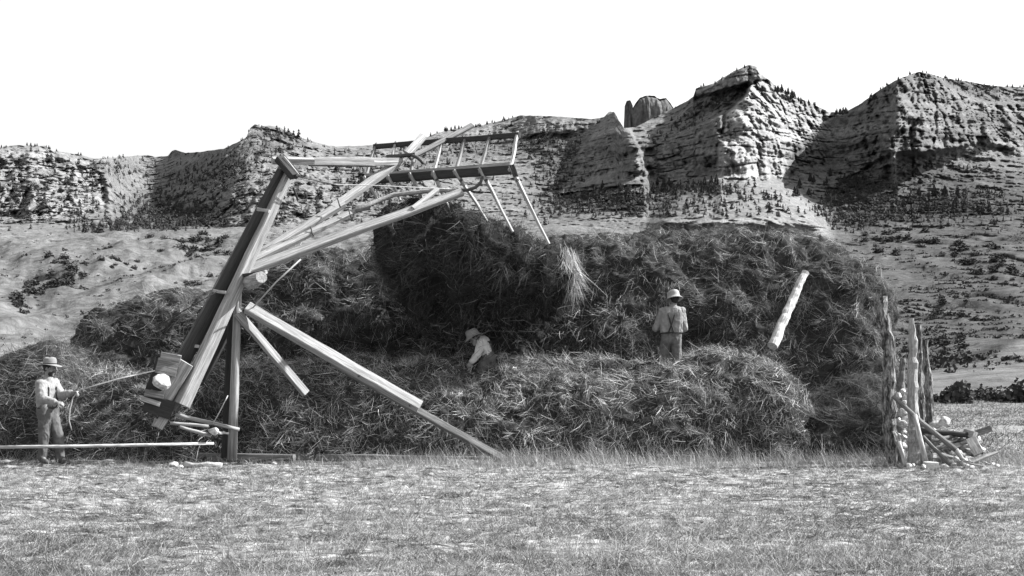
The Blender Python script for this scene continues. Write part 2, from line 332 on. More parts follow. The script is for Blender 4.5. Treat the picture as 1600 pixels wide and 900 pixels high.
# long wisps falling off the right-hand end and the front of the load
rng = np.random.default_rng(5); n = 5200
cl = [((884, 388), 22.95, .5, 16, 60, 220), ((893, 396), 23.1, .8, 9, 60, 420), ((735, 345), 22.75, .3, 60, 50, 120), ((835, 378), 22.75, .3, 40, 50, 130), ((640, 360), 22.8, .3, 60, 50, 80), ((760, 480), 23.0, .3, 170, 30, 420), ((600, 400), 23.2, .4, 20, 120, 300), ((625, 330), 23.0, .35, 50, 30, 200)]
Pb, Ls, Dd = [], [], []
for (q, Y, l, sx, sy, k) in cl:
    a = rng.normal(0, 1, (k, 3)); c0 = np.array(P(q[0], q[1], Y)); p = c0 + a * np.array([sx * Y / F * .35, .18, sx * Y / F * .25]); p[:, 2] -= rng.uniform(0, sy * Y / F * .5, k)
    Pb.append(p); Ls.append(rng.uniform(.3, 1, k) * l * .8); Dd.append(norm(np.stack([rng.normal(.12 if q[0] > 860 else 0, .22 if q[0] > 860 else .8, k), rng.normal(-.1, .3, k), rng.normal(-1 if q[0] > 860 else -.3, .3 if q[0] > 860 else .6, k)], 1)))
Pb, Ls, Dd = np.concatenate(Pb), np.concatenate(Ls), np.concatenate(Dd); k = len(Pb)
bd = np.stack([rng.normal(0, .12, k), rng.normal(0, .08, k), -.3 * Ls * rng.uniform(0, 1.3, k)], 1)
V, Fs, T = ribbons(Pb, Dd, np.tile([.3, -1, .2], (k, 1)), Ls, rng.uniform(.005, .011, k), bd, np.where(Pb[:, 0] > .75, rng.uniform(.2, .75, k), rng.uniform(.06, .3, k)), seg=3)  # right-end wisps toned paler as the sunlit edge
me = npmesh('hay_wisps', V, Fs, M['hay'], False, T); tag(ob('hay_wisps', me, LOAD), kind='stuff')

# ------------------------------------------------------------------ stubble and cut straw on the ground
def ground_blades():
    rng = np.random.default_rng(21)
    def scatter(nt, k, spread, Lr, upr, tonef, seed, thr):
        Y = 1 / rng.uniform(1 / 22.3, 1 / 8.2, nt * 2); X = rng.uniform(-.47, .47, nt * 2) * Y
        dn = fbm(X / 1.1, Y / .55, 0 * X + seed, 3); kp = dn + .35 * fbm(X / 3.2, Y / 1.6, 0 * X + 8, 2) > rng.normal(thr, .17, nt * 2); X, Y = X[kp][:nt], Y[kp][:nt]; m = len(X)
        a0 = rng.uniform(0, 6.28, m); sz = rng.uniform(.6, 1.35, m); tn = tonef(X, Y, m)
        r = lambda v: np.repeat(v, k); n = m * k
        x = r(X) + rng.normal(0, spread, n) * r(sz) * 1.5; y = r(Y) + rng.normal(0, spread, n) * r(sz); z = gz(x, y)
        up = rng.uniform(*upr, n); an = r(a0) + rng.normal(0, .8, n)
        D_ = norm(np.stack([np.cos(an) + .1, np.sin(an) * .8, up], 1)); L = rng.uniform(*Lr, n) * r(sz)
        bend = np.stack([rng.normal(0, .25, n) * L, rng.normal(0, .2, n) * L, -.2 * L * rng.uniform(0, 1, n)], 1)
        return ribbons(np.stack([x, y, z - .006], 1), D_, np.tile([0, -1, .3], (n, 1)), L, rng.uniform(.0035, .0075, n) * (.55 + y / 20), bend, np.clip(r(tn) * rng.uniform(.7, 1.3, n), .03, .75), seg=1)
    pale = lambda X, Y, m: .19 + .58 * rng.beta(1.6, 2.2, m) + .34 * fbm(X / 2.6, Y / 1.1, 0 * X + 40, 2)
    dark = lambda X, Y, m: rng.uniform(.03, .11, m)
    parts_ = [scatter(5200, 11, .045, (.05, .17), (.15, 1.3), pale, 4, -.05), scatter(4200, 11, .055, (.04, .13), (.1, .9), dark, 60, .05), scatter(9000, 2, .02, (.08, .26), (.0, .12), pale, 90, -.2), scatter(44000, 1, .02, (.04, .13), (1.2, 3.5), pale, 30, -.3)]
    o_ = 0; Vs, Fs_, Ts = [], [], []
    for V, F_, T in parts_: Vs.append(V); Fs_.append(F_ + o_); Ts.append(T); o_ += len(V)
    me = npmesh('stubble', np.concatenate(Vs), np.concatenate(Fs_), M['stubble'], False, np.concatenate(Ts)); tag(ob('stubble', me), 'pale mown stubble and loose straw lying over the foreground', 'stubble', kind='stuff')
    # tall unmown fringe against the foot of the hay
    n = 34000; X = rng.uniform(-9.5, 9.8, n); Y = rng.uniform(20.6, 22.2, n) - rng.exponential(.55, n); Z = gz(X, Y)
    den = sstep(-5.5, -1.0, X) * .85 + .15; keep = rng.uniform(0, 1, n) < den * (.5 + 1.6 * fbm(X / .7, Y / .5, 0 * X, 3)); X, Y, Z = X[keep], Y[keep], Z[keep]; n = len(X)
    L = rng.gamma(3.2, .055, n) * (.55 + .45 * sstep(-4, 0, X)); D = norm(np.stack([rng.normal(-.12, .28, n), rng.normal(0, .25, n), np.ones(n)], 1))
    bend = np.stack([rng.normal(-.15, .3, n) * L, rng.normal(0, .2, n) * L, -.1 * L], 1)
    V, Fs, T = ribbons(np.stack([X, Y, Z - .01], 1), D, np.tile([0, -1, 0.], (n, 1)), L, rng.uniform(.005, .011, n), bend, rng.uniform(.2, .9, n), seg=1)
    me = npmesh('tall_grass', V, Fs, M['stubble'], False, T); tag(ob('tall_grass', me), 'pale uncut grass fringe along the foot of the hay', 'grass', kind='stuff')
ground_blades()

# ------------------------------------------------------------------ mountains and foothills
ridge_pts = [(-400, 236), (-120, 232), (0, 231), (21, 227), (70, 228), (84, 236), (122, 241), (147, 248), (196, 245), (231, 242), (241, 245), (262, 244), (268, 236), (274, 234), (290, 239), (315, 237), (350, 232), (367, 224), (385, 215), (390, 201), (399, 193), (408, 198), (420, 196), (437, 199), (455, 210), (479, 218), (507, 226), (525, 229), (560, 228), (584, 226), (658, 218), (682, 208), (707, 202), (741, 198), (768, 192), (798, 185), (812, 180), (875, 182), (925, 186), (944, 183), (952, 174), (960, 175), (966, 186), (975, 200), (992, 199), (1015, 187), (1050, 170), (1075, 157), (1084, 150), (1087, 138), (1115, 130), (1145, 112), (1170, 101), (1182, 104), (1190, 115), (1210, 132), (1230, 145), (1265, 160), (1295, 175), (1320, 175), (1340, 165), (1375, 140), (1400, 125), (1435, 112), (1450, 114), (1475, 122), (1510, 127), (1550, 134), (1600, 136), (1700, 140), (2000, 150)]
rp = np.array(ridge_pts, float)
# base depth table: for chosen columns, (row, metres) from the foot upwards
cols = {
 -400: [(650, 60), (600, 120), (560, 170), (480, 280), (400, 400), (368, 480), (352, 600), (338, 640), (300, 655), (230, 690), (90, 740)],
 0: [(650, 60), (600, 120), (560, 170), (480, 280), (400, 400), (368, 470), (352, 600), (338, 640), (300, 655), (230, 700), (90, 760)],
 160: [(650, 60), (600, 120), (560, 170), (480, 280), (400, 390), (372, 450), (355, 600), (335, 650), (300, 690), (230, 760), (90, 800)],
 230: [(650, 60), (600, 120), (560, 165), (480, 270), (400, 390), (372, 450), (355, 620), (335, 700), (300, 780), (245, 1000), (90, 1100)],
 400: [(650, 60), (600, 120), (560, 165), (480, 260), (400, 380), (372, 450), (355, 560), (325, 600), (290, 640), (260, 690), (190, 800), (90, 900)],
 560: [(650, 60), (600, 120), (560, 165), (480, 260), (400, 380), (372, 450), (350, 560), (325, 600), (290, 660), (260, 720), (225, 860), (90, 1000)],
 760: [(650, 60), (600, 120), (560, 165), (480, 260), (400, 400), (372, 480), (350, 600), (325, 660), (290, 740), (240, 860), (190, 960), (90, 1050)],
 880: [(650, 60), (600, 120), (560, 165), (480, 260), (400, 420), (365, 520), (330, 640), (300, 740), (270, 790), (220, 860), (180, 900), (90, 1000)],
 1000: [(650, 60), (600, 120), (560, 165), (480, 260), (400, 420), (360, 530), (330, 610), (300, 690), (280, 735), (230, 760), (180, 860), (90, 950)],
 1180: [(650, 60), (600, 120), (560, 165), (480, 260), (400, 420), (355, 520), (330, 570), (300, 640), (276, 700), (225, 712), (190, 724), (150, 760), (100, 800)],
 1300: [(650, 60), (610, 130), (560, 200), (480, 300), (400, 430), (355, 560), (330, 620), (290, 700), (260, 760), (220, 780), (175, 820), (90, 850)],
 1400: [(650, 60), (620, 82), (570, 150), (500, 260), (420, 400), (355, 560), (320, 640), (280, 700), (245, 740), (180, 765), (125, 800), (90, 820)],
 1600: [(650, 60), (620, 82), (540, 150), (500, 240), (420, 380), (350, 540), (320, 620), (280, 690), (245, 740), (190, 790), (136, 850), (90, 880)],
 2000: [(650, 60), (620, 82), (540, 150), (500, 240), (420, 380), (350, 540), (320, 620), (280, 690), (245, 740), (190, 790), (136, 850), (90, 880)]}
NC, NR = 1000, 285
pxs = np.linspace(-200, 1800, NC); NL = 70
rr = np.interp(pxs, rp[:, 0], rp[:, 1]) + 1.6 * fbm(pxs / 11., 0 * pxs, 0 * pxs, 4) 
tt = np.concatenate([np.linspace(0, 1, NL, endpoint=False) * .0, []])
rowsA = np.linspace(652, 385, NL)[:, None] * np.ones(NC)
tB = np.linspace(0, 1, NR - NL)[:, None]; rowsB = 381 + (rr[None] - 381) * tB
PY = np.concatenate([rowsA, rowsB]); PX = np.repeat(pxs[None], NR, 0)
ck = sorted(cols); tabs = np.stack([np.interp(-PY, [-a[0] for a in cols[c]], [math.log(a[1]) for a in cols[c]]) for c in ck])   # (K,NR,NC)
ci = np.clip(np.searchsorted(ck, pxs) - 1, 0, len(ck) - 2); cf = (pxs - np.array(ck)[ci]) / (np.array(ck)[ci + 1] - np.array(ck)[ci]); cf = cf * cf * (3 - 2 * cf)
jj = np.arange(NC); LD = tabs[ci, :, jj].T * (1 - cf) + tabs[ci + 1, :, jj].T * cf
def blob(cx, cy, rx, ry, ang=0, p=1.0):
    a = R(ang); dx, dy = PX - cx, PY - cy; u = dx * math.cos(a) + dy * math.sin(a); v = -dx * math.sin(a) + dy * math.cos(a)
    return np.exp(-((u / rx) ** 2 + (v / ry) ** 2) ** p)
def inside(poly, soft=5):
    """soft polygon mask in picture rows/columns, used once to lay out the landforms"""
    p = np.array(poly, float); n = len(p); ins = np.zeros(PX.shape, bool); dmin = np.full(PX.shape, 1e9)
    for i in range(n):
        x1, y1 = p[i]; x2, y2 = p[(i + 1) % n]
        if y1 != y2: ins ^= ((PY > min(y1, y2)) & (PY <= max(y1, y2)) & (PX < (x2 - x1) * (PY - y1) / (y2 - y1) + x1))
        L2 = (x2 - x1) ** 2 + (y2 - y1) ** 2; t = np.clip(((PX - x1) * (x2 - x1) + (PY - y1) * (y2 - y1)) / L2, 0, 1)
        dmin = np.minimum(dmin, np.hypot(PX - x1 - t * (x2 - x1), PY - y1 - t * (y2 - y1)))
    sd_ = np.where(ins, dmin, -dmin); return sstep(-soft, soft, sd_ + 3 * fbm(PX / 9, PY / 9, 0 * PX + 2, 3))
# cliff faces
fin = inside([(882, 288), (905, 238), (930, 205), (946, 180), (960, 172), (972, 190), (985, 205), (1000, 235), (1008, 262), (1013, 290), (950, 282), (905, 285)], 2)
ledge = inside([(868, 306), (885, 292), (930, 276), (1012, 268), (1014, 286), (960, 292), (900, 300)], 2)
wallL = inside([(1010, 292), (1008, 232), (1040, 222), (1085, 200), (1130, 178), (1130, 284), (1060, 282)], 2.5)
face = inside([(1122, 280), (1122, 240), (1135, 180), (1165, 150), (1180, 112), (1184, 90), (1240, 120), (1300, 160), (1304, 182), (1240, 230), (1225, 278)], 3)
wallR = inside([(1225, 282), (1225, 245), (1265, 205), (1306, 182), (1300, 158), (1345, 140), (1398, 105), (1398, 235), (1350, 262), (1300, 290)], 3)
pk2 = inside([(1396, 240), (1396, 140), (1398, 95), (1450, 95), (1475, 130), (1530, 158), (1600, 165), (1700, 175), (1700, 240), (1530, 225), (1450, 240)], 4)
capc = inside([(1082, 152), (1086, 136), (1116, 130), (1145, 112), (1172, 100), (1186, 108), (1188, 122), (1150, 134), (1110, 146)], 2)
left = inside([(-300, 345), (-300, 238), (0, 236), (70, 234), (110, 246), (150, 256), (165, 290), (165, 325), (110, 345)], 6)
midc = inside([(340, 352), (300, 320), (260, 300), (310, 285), (350, 262), (390, 238), (470, 222), (600, 240), (640, 290), (560, 345)], 8)
mcap = inside([(560, 245), (600, 232), (700, 214), (800, 186), (930, 190), (945, 200), (830, 212), (700, 240)], 5)
cliff = np.clip(fin + ledge + wallL + face + wallR + pk2 + capc + .75 * left + .5 * midc + .6 * mcap, 0, 1)
D = np.exp(LD)
def carry(m, k):
    m = m.copy()
    for i in range(NR - 2, -1, -1): m[i] = np.maximum(m[i], m[i + 1] * k * (1 - .16 * sstep(325, 372, PY[i])))
    for _ in range(3): m[:, 1:-1] = np.where(PY[:, 1:-1] > 300, (m[:, :-2] + m[:, 1:-1] + m[:, 2:]) / 3, m[:, 1:-1])
    return m * (1 - sstep(352, 380, PY))
fin_, ledge_, wallL_, face_, wallR_, pk2_, left_ = [carry(a, .962) for a in (fin, ledge, wallL, face, wallR, pk2)] + [left]
PXr = PX; PX = PX + 46 * fbm(PX / 60, PY / 46, 0 * PX + 51, 3) + 12 * fbm(PX / 8, PY / 9, 0 * PX + 52, 3)
off = np.zeros_like(D); SM = np.maximum(1, fin_ + ledge_ + wallL_ + face_ + wallR_ + pk2_); fin_, ledge_, wallL_, face_, wallR_, pk2_ = [a / SM for a in (fin_, ledge_, wallL_, face_, wallR_, pk2_)]
off += fin_ * (np.interp(PX, [880, 1002, 1006, 1014], [25, -75, -72, -5]))
off += ledge_ * (-30 + np.interp(PX, [870, 1000, 1012], [20, -30, 0]))
off += wallL_ * np.interp(PX, [1008, 1012, 1075, 1090, 1120, 1128, 1140], [12, 18, 2, 4, -30, -32, -8])
off += face_ * np.interp(PX, [1120, 1170, 1205, 1222, 1228, 1262, 1300], [-22, -8, 12, 20, 20, 36, 60])
off += wallR_ * np.interp(PX, [1225, 1232, 1300, 1385, 1400], [24, 46, 10, -70, -76])
off += pk2_ * np.interp(PX, [1395, 1402, 1430, 1436, 1475, 1481, 1530, 1536, 1600], [-80, -74, -52, -58, -34, -36, -14, -18, 25])
off += capc * -14 + left_ * np.interp(PX, [-200, 0, 20, 45, 60, 100, 110, 165], [-16, -4, 0, -8, -5, 1, -2, 22])
PX = PXr
# talus cone and valley
off += -55 * inside([(1010, 365), (1060, 300), (1150, 282), (1198, 276), (1230, 295), (1285, 345), (1290, 372)], 16) * (1 - sstep(345, 372, PY)) * (sstep(276, 340, PY) * .6 + .5)
off += 25 * blob(1320, 315, 45, 55) + 70 * blob(240, 300, 60, 45) - 25 * blob(420, 300, 120, 60)
# gullies on the lower slopes
X0, Z0 = (PX - 800) * D / F, (HOR - PY) * D / F
lowm = sstep(345, 380, PY); midm = sstep(275, 300, PY) * (1 - sstep(352, 372, PY))
wx = X0 + 25 * fbm(X0 / 60, D / 60, 0 * D, 2)
dune = fbm((X0 + Z0 * 1.5) / 34, (Z0 * 1.6 - X0 * .25) / 16, 0 * D + 6, 4, .5, ridged=True) * .6 + .6 * fbm((X0 + Z0) / 15, Z0 / 9, 0 * D + 6, 3)
off += lowm * 20 * dune * sstep(100, 180, D)
# fine relief
flute = fbm(wx / 11, Z0 / 55, 0 * D + 3, 4, .55, ridged=True) + .5 * fbm(wx / 3.6, Z0 / 22, 0 * D + 8, 3, .55, ridged=True)
strz = Z0 + 4 * fbm(X0 / 70, Z0 / 70, 0 * D, 2); strata = fbm(X0 / 120, strz / 5.2, 0 * D + 1, 3, .6); strata += .7 * np.sign(strata) * np.abs(strata) ** .5
rough = fbm(X0 / 16, D / 18, Z0 / 12, 5, .6)
shadew = np.clip(fin + wallL + wallR, 0, 1)
crag = fbm(X0 / 26, Z0 / 34, 0 * D + 21, 3, .5); chip = fbm(X0 / 3.2, Z0 / 4.2, D / 30, 3, .65)
sh1 = 1 - .5 * shadew
def blocks(wx_, wz_, sd2):
    u = X0 / wx_ + .55 * fbm(X0 / 30, Z0 / 30, 0 * D + sd2, 2) + .25 * fbm(X0 / 5, Z0 / 5, 0 * D + sd2, 2); iu = np.floor(u).astype(int)
    v = Z0 / wz_ + .5 * fbm(X0 / 40, Z0 / 18, 0 * D + sd2 + 3, 2) + (PERM[iu & 1023] % 97) / 97.; iv = np.floor(v).astype(int)
    hsh = PERM[(PERM[iu & 1023] + iv) & 1023] / 1023.; fu, fv = u - iu, v - iv
    crack = np.minimum(np.minimum(fu, 1 - fu), np.minimum(fv, 1 - fv) * 1.6)
    return hsh - .5, 1 - sstep(0, .10, crack)
b1, c1 = blocks(13, 11, 1.0); b2, c2 = blocks(5.5, 5, 7.0)
butt = fbm(wx / 24, Z0 / 150, 0 * D + 61, 3, .5, ridged=True)
off += cliff * ((-10 * flute - 13 * butt + 9 * crag) * sh1 + 1.2 * strata + 2.8 * chip + (6.5 * b1 + 2.6 * b2) * (.5 + .5 * sh1) + 4.2 * c1 + 2.0 * c2)
off += (midm * (1 - cliff)) * 3.5 * chip
off += (1 - cliff) * (1 - lowm) * (15 * rough + 5 * fbm(X0 / 5, D / 9, Z0 / 4, 4, .65)) + (1 - cliff) * lowm * 1.0 * rough
off += (left * .9 + midc + .5 * mcap) * (12 * fbm(X0 / 12, Z0 / 13, D / 40, 4, .6, ridged=True) + 6 * fbm(X0 / 4, Z0 / 6, D / 20, 3, .65))
Dd = D + off
TP = np.stack([(PX - 800) * Dd / F, Dd, CH + (HOR - PY) * Dd / F], -1)
hump = .75 * fbm((X0 + D * .35) / 26, (D - X0 * .5) / 46, 0 * D + 6, 4, .42) + .4 * fbm((X0 + D * .45) / 34, (D - X0 * .5) / 80, 0 * D + 16, 3, .4, ridged=True)
TP[..., 2] += lowm * sstep(110, 220, D) * ((7.0 - 4.2 * sstep(1200, 1350, PX)) * (hump - .2) + 1.2 * fbm(X0 / 9, D / 12, 0 * D + 2, 3))
shadeR = 0
# vegetation density
veg = np.zeros_like(D)
for b in [(215, 355, 70, 13, 0, 1.1), (140, 362, 55, 7, 0, .9), (235, 330, 50, 30, 0, .8), (290, 345, 60, 26, 0, .9), (330, 270, 80, 26, -15, .6), (200, 265, 50, 22, 10, .45), (420, 230, 40, 14, 0, .5), (440, 212, 40, 10, 10, .8),
          (600, 290, 60, 30, 0, .5), (700, 240, 120, 20, -8, .5), (870, 265, 40, 55, 0, .65), (860, 225, 60, 16, 0, .8), (880, 320, 40, 30, 0, .6), (965, 312, 70, 18, 0, 1.1), (1000, 335, 90, 22, 0, .35), (1090, 296, 70, 9, 0, .9), (1100, 320, 120, 26, 0, .35),
          (1080, 188, 90, 14, -27, .45), (1125, 158, 60, 9, -24, .9), (1215, 148, 26, 6, 35, .6), (1200, 165, 12, 8, 0, .5), (1215, 325, 36, 22, 15, .22), (1330, 325, 46, 42, 0, 1.5), (1345, 300, 40, 24, -20, .8), (1400, 325, 60, 18, 0, 1.1), (1480, 315, 90, 14, -6, .8), (1530, 330, 60, 12, 0, .6), (1440, 340, 70, 9, 0, .7), (1500, 140, 90, 16, 8, .6), (1480, 270, 90, 20, -10, .35), (1310, 178, 16, 6, 0, 1.2), (1265, 165, 40, 6, 22, .5), (1380, 150, 40, 5, -35, .5)]:
    veg += b[5] * blob(*b[:5], p=1.6)
spots = sstep(.06, .2, fbm(PX / 13, PY / 7, 0 * D + 11, 4, .6))
veg = veg * (1 - .92 * np.clip(fin + wallL + face + wallR + ledge + .8 * pk2, 0, 1)) + .75 * spots * (left + .8 * midc + .4 * mcap + .5 * inside([(820, 345), (820, 200), (900, 195), (930, 280), (880, 345)], 8)) + .35 * spots * (midm)
gul = inside([(15, 482), (60, 450), (95, 415), (120, 405), (145, 425), (110, 455), (45, 478)], 6) * .7 + inside([(80, 478), (150, 440), (210, 425), (175, 450), (100, 480)], 4) * .5 + inside([(150, 405), (180, 388), (180, 395), (130, 415)], 4) * .5 + inside([(70, 515), (100, 490), (105, 505), (80, 525)], 5) * .4
veg = veg * (1 - lowm) + lowm * gul
vegR = inside([(1340, 400), (1500, 350), (1620, 350), (1620, 380), (1480, 410), (1400, 410)], 15) * .3 + inside([(1380, 460), (1480, 440), (1620, 420), (1620, 500), (1500, 540), (1440, 560)], 15) * .38
veg += vegR * sstep(-.05, .25, fbm(PX / 25, PY / 8, 0 * D + 31, 4, .6))
veg = veg + .9 * inside([(1440, 575), (1520, 556), (1600, 522), (1700, 505), (1700, 514), (1600, 532), (1520, 566), (1450, 578)], 3)
veg = np.clip(veg, 0, 1)
# surface colour: pale rock and soil, grey grass, dark brush ground cover; light and shade painted on cliffs
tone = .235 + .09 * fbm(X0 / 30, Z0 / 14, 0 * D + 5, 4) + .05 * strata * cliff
tone = tone + .10 * cliff * fbm(X0 / 2.2, Z0 / 22, 0 * D + 9, 4, .6) + .11 * face + .05 * left + .03 * pk2 - .03 * wallL - .02 * fin  # sunlit face painted paler, walls turned from the sun painted darker
tone -= .11 * sstep(1260, 1380, PX) * (1 - cliff) * sstep(240, 290, PY) + .05 * wallR + .05 * pk2  # shaded right wall lowered in tone as well
tone = tone * (1 - lowm) + lowm * (.185 + .03 * fbm(X0 / 3, D / 6, 0 * D + 77, 3) + .02 * dune + .05 * fbm(X0 / 9, Z0 / 5, 0 * D, 4)); tone -= .075 * lowm * sstep(1250, 1350, PX) * (1 - inside([(1430, 620), (1440, 580), (1520, 566), (1620, 528), (1800, 500), (1800, 640)], 6))
tone = tone * (1 - .55 * veg * (.6 + .4 * sstep(-.2, .2, fbm(PX / 5, PY / 3, 0 * D, 3)))) 
fan = inside([(1040, 352), (1110, 312), (1165, 286), (1198, 273), (1232, 290), (1290, 342), (1300, 372), (1000, 372)], 11)
tone = tone * (1 - fan) + fan * (.29 * (1 - .35 * veg) + .05 * fbm(X0 / 6, Z0 / 5, 0 * D + 12, 3)) + .05 * face  # sunlit face paled once more
tone = np.clip(tone, .05, .6)
# far side behind the crest
nb = 8; back = []
for k in range(1, nb + 1):
    q = TP[-1].copy(); s = 1 + .05 * k; q[:, 0] *= s; q[:, 1] *= s; q[:, 2] = q[:, 2] - (k ** 1.3) * 12 + 3 * fbm(q[:, 0] / 30, q[:, 1] / 30, 0 * q[:, 0], 2); back.append(q)
TPa = np.concatenate([TP, np.stack(back)]); Ta = np.concatenate([tone, np.repeat(tone[-1:], nb, 0)])
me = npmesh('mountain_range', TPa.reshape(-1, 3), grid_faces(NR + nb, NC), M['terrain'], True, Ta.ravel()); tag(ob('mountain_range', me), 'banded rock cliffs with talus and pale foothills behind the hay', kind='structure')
# the domed butte seen through the notch
bx = np.linspace(0, 2 * math.pi, 140); bz = np.linspace(0, 1, 60)
def butte(name, pts, Y, base, label):
    a = np.array(pts, float); cx = (a[0, 0] + a[-1, 0]) / 2; us = np.linspace(0, 1, 130); xsb = a[0, 0] + (a[-1, 0] - a[0, 0]) * us; tops = np.interp(xsb, a[:, 0], a[:, 1])
    V = []; hw = (a[-1, 0] - a[0, 0]) / 2
    ph = np.linspace(0, math.pi, 70); G = np.zeros((130, 70, 3))
    for i, (x, tpy) in enumerate(zip(xsb, tops)):
        e_ = math.sqrt(max(.02, 1 - ((x - cx) / hw) ** 2)) ; zt = (HOR - tpy) * Y / F; zb = (HOR - base) * Y / F
        dy = -np.cos(ph) * hw * Y / F * .8 * e_; zz = zb + (zt - zb) * np.sin(ph) ** .45
        G[i, :, 0] = (x - 800) * Y / F; G[i, :, 1] = Y + dy; G[i, :, 2] = CH + zz
    G[..., 1] += 4 * fbm(G[..., 0] / 7, G[..., 2] / 40, 0 * G[..., 0], 4, ridged=True) * np.sign(np.cos(ph))[None]
    me = npmesh(name, G.reshape(-1, 3), grid_faces(130, 70), M['terrain'], True, np.full(130 * 70, .18)); tag(ob(name, me), label, kind='structure')
butte('rock_butte', [(984, 215), (987, 172), (992, 163), (999, 154), (1010, 150), (1022, 151), (1030, 156), (1040, 154), (1047, 162), (1054, 175), (1058, 215)], 985, 230, 'grey domed rock butte seen through the notch beside the pinnacle')
butte('rock_spire', [(974, 215), (976, 166), (979, 158), (984, 158), (988, 166), (991, 215)], 960, 225, 'slim rock spire standing just left of the domed butte')

# ------------------------------------------------------------------ conifers and brush on the slopes
def conifer(seed, m1, m2, tiers=6, seg=7):
    rn = random.Random(seed); bm = bmesh.new()
    for k in range(tiers):
        z0 = .12 + .8 * k / tiers; z1 = z0 + .32 * (1 - .4 * k / tiers); r = .23 * (1 - k / tiers) ** .8 + .03
        tip = bm.verts.new((rn.uniform(-.02, .02), rn.uniform(-.02, .02), min(1.02, z1))); ring = []
        for j in range(seg * 2):
            a = math.pi * j / seg + k; q = r * (1 if j % 2 else .55) * rn.uniform(.7, 1.25); ring.append(bm.verts.new((math.cos(a) * q, math.sin(a) * q, z0 + rn.uniform(-.03, .03))))
        for j in range(seg * 2): bm.faces.new((ring[j], ring[(j + 1) % (seg * 2)], tip))
    a = bpy.data.meshes.new('crown'); bm.to_mesh(a); bm.free(); a.materials.append(m1)
    return a
def trunk_mesh():
    bm = bmesh.new(); bmesh.ops.create_cone(bm, cap_ends=True, segments=6, radius1=.03, radius2=.012, depth=.5, matrix=Matrix.Translation((0, 0, .2)))
    a = bpy.data.meshes.new('trunk'); bm.to_mesh(a); bm.free(); a.materials.append(M['trunk']); return a
def bushmesh(seed, n=220, lsz=.09):
    rn = np.random.default_rng(seed); d = norm(rn.normal(0, 1, (n, 3))); d[:, 2] = np.abs(d[:, 2]); r = rn.uniform(.5, 1, n)[:, None]
    c = d * r * np.array([.55, .55, .75]) * (1 + .3 * np.sin(d[:, :1] * 5 + seed)); u = norm(rn.normal(0, 1, (n, 3))); v = norm(np.cross(u, rn.normal(0, 1, (n, 3)))); s = rn.uniform(.5, 1.3, n)[:, None] * lsz
    V = np.stack([c - u * s - v * s * .3, c + u * s * .2 - v * s, c + u * s, c + v * s * .9], 1).reshape(-1, 3); V[:, 2] = np.maximum(V[:, 2], -.05)
    return npmesh('leaves', V, np.arange(n * 4).reshape(-1, 4), M['bush'], False)
CON = [conifer(i, M['tree'], M['trunk']) for i in range(5)]; TRK = trunk_mesh(); BSH = [bushmesh(i) for i in range(4)]
CONLO = [conifer(40 + i, M['tree'], M['trunk'], 3, 3) for i in range(4)]
def meshdata(me):
    V = np.zeros(len(me.vertices) * 3, np.float32); me.vertices.foreach_get('co', V); Fz = np.zeros(len(me.loops), np.int32); me.loops.foreach_get('vertex_index', Fz); return V.reshape(-1, 3), Fz
proto = {}
def pine(p, h, label, group):
    o = bpy.data.objects.new('pine_tree', None) if 'pine' not in proto else proto['pine'][0].copy()
    COL.objects.link(o); o.location = Vector(p) - Vector((0, 0, h * .04)); h *= .72; o.scale = (h * random.uniform(.9, 1.4),) * 2 + (h,); o.rotation_euler = (0, 0, random.uniform(0, 6)); tag(o, label, 'tree', group)
    c = bpy.data.objects.new('crown', random.choice(CON)); COL.objects.link(c); c.parent = o
    t = bpy.data.objects.new('trunk', TRK); COL.objects.link(t); t.parent = o
    proto.setdefault('pine', [o]); return o
def shrub(p, h, label, group, wide=1.4):
    o = bpy.data.objects.new('shrub', random.choice(BSH)); COL.objects.link(o); o.location = Vector(p) - Vector((0, 0, h * .1)); h *= .8; o.scale = (h * wide, h * wide, h); o.rotation_euler = (0, 0, random.uniform(0, 6)); tag(o, label, 'bush', group); return o
def tp(px, py):
    j = int(np.clip(np.searchsorted(pxs, px), 0, NC - 1)); i = int(np.argmin(np.abs(PY[:, j] - py))); return TP[i, j]
rn = random.Random(4)
def along(pts, n, lo, hi, jit, label, group):
    a = np.array(pts, float); s = np.concatenate([[0], np.cumsum(np.hypot(*np.diff(a, axis=0).T))])
    for k in range(n):
        u = rn.uniform(0, s[-1]); x = np.interp(u, s, a[:, 0]); y = np.interp(u, s, a[:, 1]) + rn.uniform(0, jit); pine(tp(x, y), rn.uniform(lo, hi), label, group)
def crest(x0, x1, n, lo, hi, label, group):
    for k in range(n):
        x = rn.uniform(x0, x1); j = int(np.clip(np.searchsorted(pxs, x), 0, NC - 1)); pine(TP[-1 - rn.randint(0, 2), j], rn.uniform(lo, hi), label, group)
crest(660, 800, 26, 2.5, 5.5, 'tiny dark pine on the crest above the lifted fork', 'pines along the crest behind the fork')
crest(0, 130, 16, 2, 3.2, 'tiny dark pine on the crest at the far left', 'pines along the left crest')
crest(350, 480, 10, 1.5, 3, 'tiny dark pine on the saddle beside the left knob', 'pines beside the left knob')
crest(1050, 1165, 14, 2, 4, 'small dark pine up the left shoulder of the highest peak', 'pines on the left shoulder of the highest peak')
along([(1200, 132), (1240, 152), (1290, 175)], 24, 4, 7.5, 8, 'dark pine down the right shoulder of the highest peak', 'pines on the right shoulder of the highest peak')
along([(1297, 178), (1322, 177)], 9, 4, 7.5, 2, 'dark pine in the saddle between the two peaks', 'pines in the saddle between the peaks')
crest(1340, 1600, 26, 2, 4, 'small dark pine on the crest of the right-hand peak', 'pines along the crest of the right-hand peak')
along([(895, 300), (960, 292), (1060, 284), (1120, 282)], 34, 5, 9, 22, 'dark pine at the foot of the shaded cliffs', 'pines at the foot of the shaded cliffs')
